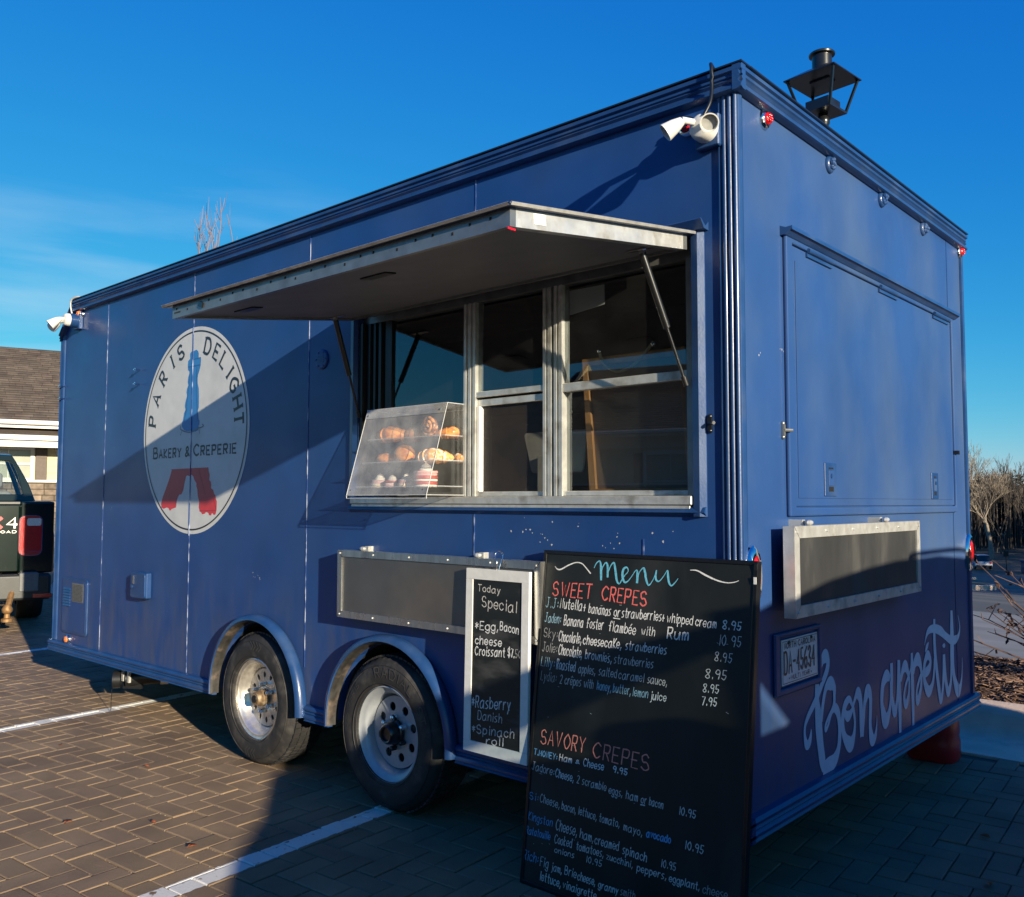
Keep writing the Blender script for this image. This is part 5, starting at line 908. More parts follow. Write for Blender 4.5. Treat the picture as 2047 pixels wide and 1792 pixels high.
# bun-like pastries
def croissant(lab, c, s, m=M_croi, bend=.35, rz=0.0, grp='pastries in the display case'):
    mb = MB(); n = 15; R_ = Matrix.Rotation(rz, 3, 'Z')
    pts = []; rs = []
    for i in range(n * 4):
        t = i / (n * 4 - 1) * 2 - 1; rr_ = (1 - abs(t) ** 2.2) ** .6 * .36 + .02; seg = (abs(t) * 3.5) % 1.0
        rs.append(s * rr_ * (1 - .16 * seg)); p = R_ @ Vector((t * s, bend * s * t * t, 0)); pts.append(Vector(c) + p + Vector((0, 0, s * (.30 - .12 * abs(t)))))
    mb.tube(pts, rs, 14); o = mb.build('croissant', m, None, smooth=50); return tag(o, lab, 'pastry', grp)
def roll(lab, c, s, m=M_spir):
    mb = MB(); pts = []; rs = []
    for i in range(90):
        a = i / 89 * 5.2 * pi; r = s * (.12 + .88 * i / 89); pts.append(Vector(c) + Vector((r * cos(a) * .9, -.25 * s * (1 - i / 89), s + r * sin(a)))); rs.append(s * .17)
    mb.tube(pts, rs, 8); mb.sphere(Vector(c) + Vector((0, s * .3, s)), (s * .85, s * .35, s * .95), 12, 8); o = mb.build('cinnamon_roll', m, None, smooth=60); return tag(o, lab, 'pastry', 'pastries in the display case')
def bun(lab, c, r, m, nm='bun'):
    mb = MB(); mb.sphere(Vector(c) + Vector((0, 0, r[2])), r, 16, 10); vs = []
    for v in mb.v: n_ = noise.noise(Vector(v) * 60) * .0035; d = (Vector(v) - Vector(c)); vs.append(tuple(Vector(v) + d.normalized() * n_))
    mb.v = vs; return tag(mb.build(nm, m, None, smooth=60), lab, 'pastry', 'pastries in the display case')
def cake(lab, c, s, layers, cream=True):
    t = empty('layer_cake', c, lab, 'cake', 'layer cakes on the bottom shelf'); z = c[2]; rq = random.Random(int(c[0] * 999))
    for k, (hh, m_, nm) in enumerate(layers):
        q = MB(); n = 18; w = s * rq.uniform(.92, 1.03); q.lathe([(.001, 0), (w, 0), (w * 1.03, hh * .5), (w * .98, hh), (.001, hh)], (c[0], c[1], z + .0005), (0, 0, 1), n); q.v = [(x, y, zz + noise.noise(Vector((x, y, zz)) * 90) * .002) for x, y, zz in q.v]; q.build(nm, m_, t, smooth=60); z += hh + .0007
    if cream: q = MB().lathe([(s * .55, 0), (s * .6, s * .15), (s * .42, s * .3), (s * .45, s * .4), (s * .2, s * .62), (.001, s * .7)], (c[0], c[1], z), (0, 0, 1), 14); q.build('cream_swirl', M_cream, t, smooth=60)
croissant('large smooth croissant at the left of the top case shelf', (-1.745, .0, SHZ[0]), .10, rz=.15)
croissant('croissant overlapping the large one on the top shelf', (-1.635, .03, SHZ[0]), .085, rz=-.3)
roll('dark spiral cinnamon roll on the top case shelf', (-1.480, -.01, SHZ[0]), .047)
croissant('plump croissant at the right end of the top shelf', (-1.375, .03, SHZ[0]), .072, bend=.6, rz=.9)
bun('small round bun at the left of the middle shelf', (-1.775, .0, SHZ[1]), (.050, .04, .026), M_croi)
bun('tall round bun in the centre of the middle shelf', (-1.650, .0, SHZ[1]), (.052, .045, .042), M_croi)
bun('low almond pastry dusted with sugar on the middle shelf', (-1.545, .03, SHZ[1]), (.034, .035, .015), M_sugar, 'almond_pastry')
croissant('big flaky sugared croissant on the middle shelf', (-1.435, -.03, SHZ[1]), .092, M_sugar, .3, .25)
croissant('small croissant behind the sugared one, middle shelf right', (-1.355, .05, SHZ[1]), .06, M_sugar, .3, -.4)
ly = lambda a, b, c_: [(a, M_cake, 'sponge_layer'), (b, M_cream, 'cream_layer'), (a, M_pink, 'sponge_layer'), (c_, M_cream, 'cream_layer')]
cake('yellow based layer cake, leftmost on the bottom shelf', (-1.775, -.035, SHZ[2]), .040, ly(.012, .006, .004)); cake('pink layer cake beside the yellow based one', (-1.690, -.035, SHZ[2]), .039, [(.012, M_pink, 'sponge_layer'), (.007, M_cream, 'cream_layer'), (.010, M_berry, 'berry_layer')])
cake('pale layer cake between the pink cake and the big slice', (-1.595, -.035, SHZ[2]), .040, ly(.010, .007, .005)); cake('tall pink and red layered cake, largest on the bottom shelf', (-1.460, -.045, SHZ[2]), .050, [(.010, M_cream, 'cream_layer'), (.014, M_berry, 'berry_layer'), (.008, M_cream, 'cream_layer'), (.014, M_berry, 'berry_layer'), (.010, M_pink, 'sponge_layer'), (.010, M_pink, 'sponge_layer')])

# ------------------------------------------------------------------ things inside the hatch
fb = empty('framed_tray', (-.47, .13, 1.386), 'wooden framed board with rope handle leaning inside the serving window', 'framed board')
q = [(-.695, 1.39), (-.235, 1.39), (-.300, 1.935), (-.768, 1.935)]; fF = lambda u, v, d: (u, .115 + .05 * (v - 1.39) / .565 - d, v)
inn = [(-.667, 1.42), (-.263, 1.42), (-.325, 1.905), (-.738, 1.905)]
MB().poly([q, inn[::-1]], fF, (.012, -.012)).build('frame', M_wood, fb, bevel=.002); MB().poly([inn], fF, (.0, -.006)).build('backing', mat('brown_backing', (.26, .17, .12), .6, 0, .1, 6), fb)
MB().tube(smoothp([(-.672, .140, 1.950), (-.645, .135, 1.90), (-.585, .130, 1.868), (-.52, .130, 1.878), (-.46, .135, 1.925), (-.425, .140, 1.965)]), .006, 8).build('rope_handle', M_rope, fb, smooth=60)
for x in (-.672, -.425): MB().sphere((x, .140, 1.955), .010, 10, 6).build('knob', M_chrome, fb, smooth=60)
mo = empty('till_screen', (-.93, .2, 1.386), 'back of a pale grey flat till screen on its stand behind the mullion', 'till screen')
MB().poly([[(-1.055, 1.49), (-.80, 1.49), (-.790, 1.50), (-.768, 1.650), (-.778, 1.660), (-1.095, 1.66), (-1.105, 1.650), (-1.065, 1.50)]], lambda u, v, d: (u, .20 - d, v), (.014, 0)).build('screen_shell', mat('grey_plastic', (.80, .82, .80), .45, 0, .05, 8), mo, bevel=.005)
MB().box(-1.00, -.86, .150, .162, 1.388, 1.56, .003).build('stand_plate', MATS['grey_plastic'], mo, bevel=.003); MB().box(-1.02, -.82, .145, .26, 1.386, 1.402, .003).build('stand_foot', MATS['grey_plastic'], mo)
MB().box(-.99, -.87, .1625, .185, 1.545, 1.56).build('stand_arm', MATS['grey_plastic'], mo)
o = MB().add([(-.800, .085, 2.20), (-.600, .075, 2.196), (-.595, .070, 2.118), (-.80, .085, 2.100)], [(0, 1, 2, 3)]).build('paper_notice', M_paper, None, norm=False); md = o.modifiers.new('s', 'SOLIDIFY'); md.thickness = .0006; tag(o, 'white paper notice taped at the top of the right window', 'notice')
o = MB().box(-1.23, -.99, .55, .56, 1.386, 1.77).build('cardboard_divider', mat('brown_card', (.13, .085, .06), .8, 0, .1, 6), None); tag(o, 'dark brown board standing behind the middle service window', 'board')
o = MB().box(-1.10, -1.00, .17, .25, 1.386, 1.425, .004).build('card_box', mat('beige_card', (.18, .14, .11), .8, 0, .1, 8), None); tag(o, 'low brown card box on the counter behind the insect screen', 'box')
o = MB().box(-.60, -.52, .12, .18, 1.386, 1.398, .002).build('card_reader', mat('pale_blue_plastic', (.45, .55, .58), .5), None); tag(o, 'pale blue flat card reader on the counter by the right window', 'card reader')
o = MB().box(-.50, -.42, .10, .16, 1.386, 1.394, .002).build('napkin_stack', M_paper, None); tag(o, 'small white napkin stack beside the pale blue card reader', 'napkins')
# red plastic jug tucked under the rear edge
jg = empty('red_jug', (-.20, 2.50, 0), 'red plastic fuel jug on the ground under the trailer rear corner', 'jug')
mb = MB(); n = 28
prof = [(0, .9), (.015, 1), (.10, 1), (.13, .95), (.15, .98), (.24, .95), (.28, .80), (.295, .4)]
for z, k in prof:
    for i in range(n): a = 2 * pi * i / n; mb.v.append((-.20 + .128 * k * (abs(cos(a)) ** .6) * (1 if cos(a) > 0 else -1), 2.50 + .105 * k * (abs(sin(a)) ** .6) * (1 if sin(a) > 0 else -1), z + .001))
mb.f = [(j * n + i, j * n + (i + 1) % n, (j + 1) * n + (i + 1) % n, (j + 1) * n + i) for j in range(len(prof) - 1) for i in range(n)] + [tuple(range((len(prof) - 1) * n, len(prof) * n))]
mb.build('body', M_jug, jg, smooth=50); MB().tube(smoothp([(-.29, 2.50, .27), (-.26, 2.50, .33), (-.18, 2.50, .335), (-.13, 2.50, .29)]), .014, 10).build('handle', M_jug, jg, smooth=60); MB().lathe([(.028, 0), (.028, .03), (.001, .031)], (-.12, 2.50, .28), (.3, 0, 1), 16).build('cap', M_black, jg, smooth=40)
# dry leaves
M_leaf = mat('dry_leaf', (.33, .09, .03), .8, 0, .3, 60)
LF = [(-2.62, -1.02, 'dry orange leaf on the sunlit pavers at the picture left edge', 1), (-1.98, -.80, 'curled brown leaf beside the front white stall line', 1), (-2.35, -.78, 'small red leaf on the pavers between wheel and stall line', .8),
      (-3.15, -.42, 'tiny orange leaf on pavers left of the front wheel', .8), (.46, .93, 'dark curled leaf on shaded pavers nearest the camera, right', 1.2), (.32, 1.42, 'dark leaf on shaded pavers behind the trailer rear', 1.1), (-3.9, -.55, 'faint brown leaf on pavers beside the far stall line', .9)]
for x, y, lab, s in LF:
    a = (x * 37) % 6; R_ = Matrix.Rotation(a, 3, 'Z'); vs = [Vector((x, y, .006)) + R_ @ Vector(q) * s for q in ((-.022, 0, 0), (-.008, -.012, .004), (.012, -.009, .009), (.026, 0, .004), (.010, .010, .012), (-.010, .011, .007), (0, 0, .002))]
    tag(MB().add(vs, [(0, 1, 6), (1, 2, 6), (2, 3, 6), (3, 4, 6), (4, 5, 6), (5, 0, 6)]).build('dry_leaf', M_leaf, None, norm=False), lab, 'leaf', 'dry leaves on the pavers')

# ------------------------------------------------------------------ gas-style street lantern on its post
lx, ly_ = -1.09, 3.36
lp = empty('street_lantern', (lx, ly_, .15), 'black four-sided street lantern on a post rising behind the trailer', 'street lamp')
RL = Matrix.Rotation(radians(-6), 3, 'Z'); c0 = Vector((lx, ly_, 0))
def lb(mb, x0, x1, y0, y1, z0, z1): return mb.obox(c0 + Vector((0, 0, 0)) + RL @ Vector(((x0 + x1) / 2, (y0 + y1) / 2, (z0 + z1) / 2)), (x1 - x0, y1 - y0, z1 - z0), RL)
MB().lathe([(.16, 0), (.16, .04), (.10, .10), (.065, .16), (.05, .8), (.038, 1.2), (.036, 3.88), (.046, 3.90), (.046, 3.93), (.033, 3.95), (.033, 4.06)], (lx, ly_, .12), (0, 0, 1), 24).build('post', M_blkm, lp, smooth=40)
BZ, RZ_ = 4.10, 4.325
for o_, nm in ((lb(MB(), -.118, .118, -.118, .118, BZ - .012, BZ + .004), 'base_plate'), (lb(MB(), -.085, .085, -.085, .085, BZ + .0042, BZ + .075), 'ballast_box'), (lb(MB(), -.07, .07, -.05, .05, RZ_ - .012, RZ_ - .002), 'lamp_module')):
    o_.build(nm, M_blkm if nm != 'lamp_module' else mat('lamp_louvre', (.06, .065, .08), .4, 0, .1, 20), lp)
h = .192
rf = MB().add([c0 + RL @ Vector(p) for p in ((-h, -h, RZ_), (h, -h, RZ_), (h, h, RZ_), (-h, h, RZ_), (-h, -h, RZ_ + .008), (h, -h, RZ_ + .008), (h, h, RZ_ + .008), (-h, h, RZ_ + .008), (-.07, -.07, RZ_ + .085), (.07, -.07, RZ_ + .085), (.07, .07, RZ_ + .085), (-.07, .07, RZ_ + .085))],
  [(0, 1, 2, 3), (0, 1, 5, 4), (1, 2, 6, 5), (2, 3, 7, 6), (3, 0, 4, 7), (4, 5, 9, 8), (5, 6, 10, 9), (6, 7, 11, 10), (7, 4, 8, 11), (8, 9, 10, 11)]).build('roof', M_blkm, lp)
MB().lathe([(.068, 0), (.068, .10), (.088, .106), (.090, .116), (.085, .122), (.001, .130)], (lx, ly_, RZ_ + .078), (0, 0, 1), 28).build('chimney', M_blkm, lp, smooth=40)
for sx_, sy_ in ((-1, -1), (1, -1), (1, 1), (-1, 1)): MB().tube([c0 + RL @ Vector((sx_ * .110, sy_ * .110, BZ - .006)), c0 + RL @ Vector((sx_ * .172, sy_ * .172, RZ_ + .002))], .0115, 4).build('corner_bar', M_blkm, lp)

# ------------------------------------------------------------------ dark green pickup truck, seen from behind
M_tg = mat('dark_green_car_paint', (.004, .014, .011), .16, .25, .1, 3, 0, 60, coat=.6)
M_bump = mat('dark_bumper', (.035, .038, .04), .45, .3, .1, 8, .1, 60); M_carg = glassy('car_glass', (.80, .86, .84), .04, .01); M_seat = mat('grey_seat_cloth', (.30, .29, .28), .9, 0, .1, 30, .3, 100)
tk = empty('pickup_truck', (-9.117, .329, 0), 'dark green four by four pickup truck parked ahead of the trailer', 'pickup truck', rz=radians(74))
tk['_o'] = (0, 0, 0)
def tb(nm, mb, m, par=None, **k): return mb.build(nm, m, par or tk, **k)
# tailgate and bed sides (x right, y forward)
tb('tailgate', MB().box(-.66, .66, -.03, .02, .62, 1.33, .012), M_tg, bevel=.012)
for s_ in (-1, 1): tb('corner_panel', MB().box(s_ * .662, s_ * .985, -.03, .02, .60, 1.362, .012), M_tg, bevel=.012)
tb('tailgate_cap', MB().box(-.66, .66, -.035, .05, 1.331, 1.365, .006), M_black)
for s_ in (-1, 1):
    sp_ = [(0, .60), (.02, 1.0), (.0, 1.34), (.05, 1.365), (2.25, 1.365), (2.25, .55), (1.65, .55), (1.55, .85), (1.3, 1.0), (1.05, 1.0), (.8, .85), (.7, .55)]
    mb = MB(); mb.poly([sp_], lambda u, v, d: (s_ * (d - (.03 if v > 1.3 else 0)), u, v), (1.0, .80)); mb.v = [(x, y + .022, z) for x, y, z in mb.v]; tb('bed_side', mb, M_tg, bevel=.02)
    mb = MB(); mb.poly([rrect(.655, .870, .79, 1.21, .06)], lambda u, v, d: (s_ * u, -d - .020 + (.05 * max(0, u - .86) / .05), v), (.03, -.0)); tl_ = tb('tail_lamp', mb, M_red, bevel=.010)
    tb('reversing_lamp', MB().poly([rrect(.725, .860, 1.105, 1.185, .02)], lambda u, v, d: (s_ * u, -d - .020, v), (.033, .0302)), mat('clear_lens', (.75, .72, .68), .2, 0, .3, 90, .4, 200, coat=.5), tl_)
    tb('chrome_trim', MB().poly([rrect(.648, .877, .783, 1.217, .064), rrect(.656, .869, .791, 1.209, .058)[::-1]], lambda u, v, d: (s_ * u, -d - .030, v), (.012, -.0)), M_chrome, tl_)
mb = MB(); text_on(mb, '4X4', .24, 1.085, .645, 1.085, .105, .022, lambda u, v, d: (u, -.032 - d, v), .001); dc = tb('decal', mb, mat('decal_silver', (.38, .38, .38), .3, .5), norm=False)
mb = MB(); text_on(mb, 'X', .375, 1.088, .485, 1.088, .10, .034, lambda u, v, d: (u, -.0335 - d, v), .001); tb('decal_accent', mb, mat('decal_red', (.6, .02, .02), .4), dc, norm=False)
mb = MB(); text_on(mb, 'OFF ROAD', .26, 1.030, .63, 1.030, .026, .006, lambda u, v, d: (u, -.032 - d, v), .001); tb('decal_text', mb, MATS['decal_silver'], dc, norm=False)
tb('rear_bumper', MB().box(-.96, .96, -.20, -.02, .33, .60, .02), M_bump, bevel=.02)
for s_ in (-1, 1): tb('bumper_step', MB().box(s_ * .66 if s_ > 0 else -.84, .84 if s_ > 0 else -.66, -.215, -.05, .42, .615, .008), mat('grey_step', (.16, .165, .165), .6, 0, .1, 20, .2, 80))
tb('reflector_strip', MB().box(.79, .965, -.2025, -.1995, .352, .392), M_red)
tb('bed_floor', MB().box(-.80, .80, .02, 2.3, .75, .80), M_black); tb('chassis', MB().box(-.5, .5, .1, 5.2, .40, .60), M_under)
hb = tb('tow_hitch', MB().box(-.10, .10, -.42, -.05, .30, .40, .005), mat('tow_bar_rust', (.30, .17, .07), .6, .5, .3, 20, .3, 60))
tb('ball_mount', MB().lathe([(.055, 0), (.055, .03), (.030, .04), (.026, .08), (.048, .10), (.052, .13), (.03, .17), (.001, .175)], (.555, -.30, .13), (0, 0, 1), 20), MATS['tow_bar_rust'], hb, smooth=50)
tb('hitch_shank', MB().tube([(.56, -.30, .28), (.62, -.10, .50)], .030, 8), MATS['tow_bar_rust'], hb)
def cw(nm, x, y, r, w, par): 
    t_ = MB().lathe([(r * .6, 0), (r * .95, 0), (r, w * .12), (r, w * .88), (r * .95, w), (r * .6, w)], (x, y, r), (1, 0, 0), 32).build('tyre', M_tyre, par, smooth=40); MB().lathe([(r * .62, .02), (r * .55, .05), (r * .2, .06), (.001, .04)] , (x, y, r), (1, 0, 0), 24).build('rim', M_rimsv, t_, smooth=40)
    MB().lathe([(r * .62, w - .02), (r * .55, w - .05), (r * .2, w - .04), (.001, w - .04)], (x, y, r), (1, 0, 0), 24).build('rim', M_rimsv, t_, smooth=40)
for s_ in (-1, 1):
    for y in (1.17, 4.9): cw('wheel', s_ * .84 - .13, y, .40, .26, tk)
# cab
cab = [(2.28, .60), (2.28, 1.36), (2.42, 1.93), (2.75, 2.02), (3.9, 2.0), (4.55, 1.42), (6.0, 1.30), (6.1, .60)]
tb('cab_lower', MB().poly([[(2.28, .58), (2.28, 1.36), (4.62, 1.36), (5.95, 1.28), (6.08, .58)]], lambda u, v, d: (d, u, v), (-.98, .98)), M_tg, bevel=.04)
mb = MB(); xw = lambda z: .965 - .30 * (max(0, z - 1.36) / .64) ** 1.3
prof = [(2.30, 1.362), (2.37, 1.60), (2.44, 1.86), (2.55, 1.965), (2.8, 2.01), (3.8, 2.0), (4.0, 1.95)]
ring = lambda y, z: [(-xw(z), y, z), (-xw(z) * .6, y - .02, z + .012), (0, y - .03, z + .018), (xw(z) * .6, y - .02, z + .012), (xw(z), y, z)]
vs = []
for y, z in prof[3:]: vs += ring(y, z)
mb.add(vs, [(5 * j + i, 5 * j + i + 1, 5 * j + i + 6, 5 * j + i + 5) for j in range(3) for i in range(4)]); tb('cab_roof', mb, M_tg, smooth=60)
fW = lambda u, v, d: (u, 2.30 + (v - 1.36) * .26 - d, v)
ow = [(-xw(1.362), 1.362), (xw(1.362), 1.362), (xw(1.6), 1.6), (xw(1.86), 1.86), (xw(1.965), 1.965), (0, 1.985), (-xw(1.965), 1.965), (-xw(1.86), 1.86), (-xw(1.6), 1.6)]
iw = [(-.82, 1.455), (.82, 1.455), (.80, 1.52), (.755, 1.72), (.70, 1.85), (.66, 1.885), (0, 1.905), (-.66, 1.885), (-.70, 1.85), (-.755, 1.72), (-.80, 1.52)]
tb('cab_back', MB().poly([ow, iw[::-1]], fW, (.0, -.05)), M_tg, bevel=.01); tb('rear_window', MB().poly([iw], lambda u, v, d: fW(u, v, -.02)), M_carg, norm=False)
for s_ in (-1, 1):
    for (a, b) in ((2.35, 3.15), (3.25, 4.3)): tb('side_window', MB().add([(s_ * (xw(1.37) - .01), a, 1.37), (s_ * (xw(1.37) - .01), b + (.2 if b > 4 else 0), 1.37), (s_ * (xw(1.92)), b - (.35 if b > 4 else .02), 1.92), (s_ * xw(1.92), a + .12, 1.92)], [(0, 1, 2, 3)]), M_carg, norm=False)
    tb('door_pillar', MB().tube([(s_ * (xw(1.37) - .005), 3.2, 1.36), (s_ * (xw(1.96) - .0), 3.18, 1.97)], .035, 6), M_tg); tb('windscreen_pillar', MB().tube([(s_ * .93, 4.6, 1.36), (s_ * .70, 3.95, 1.96)], .035, 6), M_tg)
    tb('seat', MB().box(s_ * .45 - .27, s_ * .45 + .27, 2.62, 2.80, .9, 1.50, .05), M_seat, bevel=.05); tb('headrest', MB().box(s_ * .45 - .15, s_ * .45 + .15, 2.66, 2.77, 1.535, 1.745, .04), M_seat, bevel=.05)
    tb('seat', MB().box(s_ * .42 - .27, s_ * .42 + .27, 3.42, 3.60, .9, 1.50, .05), M_seat, bevel=.05); tb('headrest', MB().box(s_ * .42 - .15, s_ * .42 + .15, 3.46, 3.57, 1.54, 1.76, .04), M_seat, bevel=.05)
tb('windscreen', MB().add([(-.92, 4.58, 1.37), (.92, 4.58, 1.37), (.70, 3.98, 1.95), (-.70, 3.98, 1.95)], [(0, 1, 2, 3)]), M_carg, norm=False)

# ------------------------------------------------------------------ parked car whose shade falls on the trailer's rear (outside the frame, on the sun side)
M_cw = mat('grey_car_paint', (.10, .11, .12), .25, .4, .05, 5, coat=.5); M_dark_glass = mat('dark_tinted_glass', (.01, .012, .013), .05, 0, 0, 5, coat=.3)
pk = empty('parked_car', (3.3, -.5, 0), 'grey sport utility car with roof rails parked behind the trailer', 'car')
X0, X1 = 2.40, 4.25
lowp = [(-2.62, .42), (-2.66, .62), (-2.55, .80), (-2.09, .90), (-1.97, .97), (-1.74, 1.04), (-1.50, 1.16), (-1.28, 1.165), (2.10, 1.17), (2.16, .95), (2.20, .42), (1.75, .30), (1.70, .55), (1.45, .72), (1.15, .72), (.90, .55), (.85, .30), (-1.25, .30), (-1.30, .55), (-1.55, .72), (-1.85, .72), (-2.10, .55), (-2.15, .32)]
pb = MB().poly([lowp], lambda u, v, d: (d, u, v), (X0, X1)).build('body', M_cw, pk, bevel=.02)
roofp = [(-.58, 1.58), (-.40, 1.61), (-.20, 1.636), (.17, 1.66), (.48, 1.672), (1.3, 1.672), (1.87, 1.63), (2.05, 1.30), (2.10, 1.171), (1.95, 1.171), (1.80, 1.55), (-.2, 1.575), (-.80, 1.49), (-.86, 1.545)]
MB().poly([roofp], lambda u, v, d: (d, u, v), (X0 + .03, X1 - .03)).build('roof', M_cw, pk)
mb = MB()
for x in (X0 + .035, X1 - .10):
    for a, b in ((-.80, -.62), (-.16, 0.0), (1.05, 1.2), (1.75, 1.95)): mb.box(x, x + .05, a, b, 1.171, 1.60)
    mb.poly([[(-1.45, 1.171), (-1.32, 1.26), (-1.23, 1.39), (-1.18, 1.43), (-1.03, 1.52), (-.86, 1.545), (-.80, 1.49), (-1.18, 1.22), (-1.18, 1.171)]], lambda u, v, d: (x + d, u, v), (0, .05))
mb.build('door_pillars', M_cw, pk)
for x in (X0 + .06, X1 - .06):
    MB().poly([[(-.615, 1.175), (-.165, 1.175), (-.165, 1.570), (-.615, 1.535)]], lambda u, v, d: (x, u, v)).build('side_window', M_dark_glass if x > 3 else M_carg, pk, norm=False)
    MB().poly([[(0.0, 1.175), (1.05, 1.175), (1.05, 1.59), (0, 1.59)]], lambda u, v, d: (x, u, v)).build('side_window', M_dark_glass, pk, norm=False); MB().poly([[(1.2, 1.175), (1.90, 1.175), (1.78, 1.58), (1.2, 1.59)]], lambda u, v, d: (x, u, v)).build('side_window', M_dark_glass, pk, norm=False)
    MB().poly([[(-1.15, 1.20), (-.80, 1.20), (-.80, 1.49), (-.83, 1.48)]], lambda u, v, d: (x, u, v)).build('quarter_window', M_carg, pk, norm=False)
MB().add([(X0 + .05, -1.42, 1.175), (X1 - .05, -1.42, 1.175), (X1 - .05, -.86, 1.49), (X0 + .05, -.86, 1.49)], [(0, 1, 2, 3)]).build('windscreen', M_carg, pk, norm=False)
for x in (X0 + .10, X1 - .12): MB().tube(smoothp([(x, .62, 1.675), (x, .72, 1.705), (x, 1.62, 1.705), (x, 1.74, 1.66)]), .012, 8).build('roof_rail', M_black, pk, smooth=60)
for x in (X0 + .48, X1 - .48): MB().box(x - .25, x + .25, -.12, .02, .7, 1.42, .04).build('front_seat', M_seat, pk); MB().box(x - .13, x + .13, -.08, .0, 1.43, 1.56, .03).build('headrest', M_seat, pk)
MB().box(X0 + .1, X1 - .1, -1.15, -.95, 1.0, 1.172).build('dashboard', M_black, pk); MB().box(X0 + .2, X1 - .2, 1.0, 1.15, .7, 1.45, .04).build('rear_seat', M_seat, pk)
for x in (X0 - .005, X1 - .215):
    for y in (-1.70, 1.30): cw('wheel', x, y, .35, .22, pk)
for x in (X0 + .06, X1 - .36): MB().box(x, x + .30, -2.64, -2.52, .66, .78, .02).build('headlight', MATS['clear_lens'], pk)
MB().box(X0 - .16, X0 - .0, -.93, -.78, 1.10, 1.24, .03).build('door_mirror', M_cw, pk); MB().box(X1, X1 + .16, -.93, -.78, 1.10, 1.24, .03).build('door_mirror', M_cw, pk)

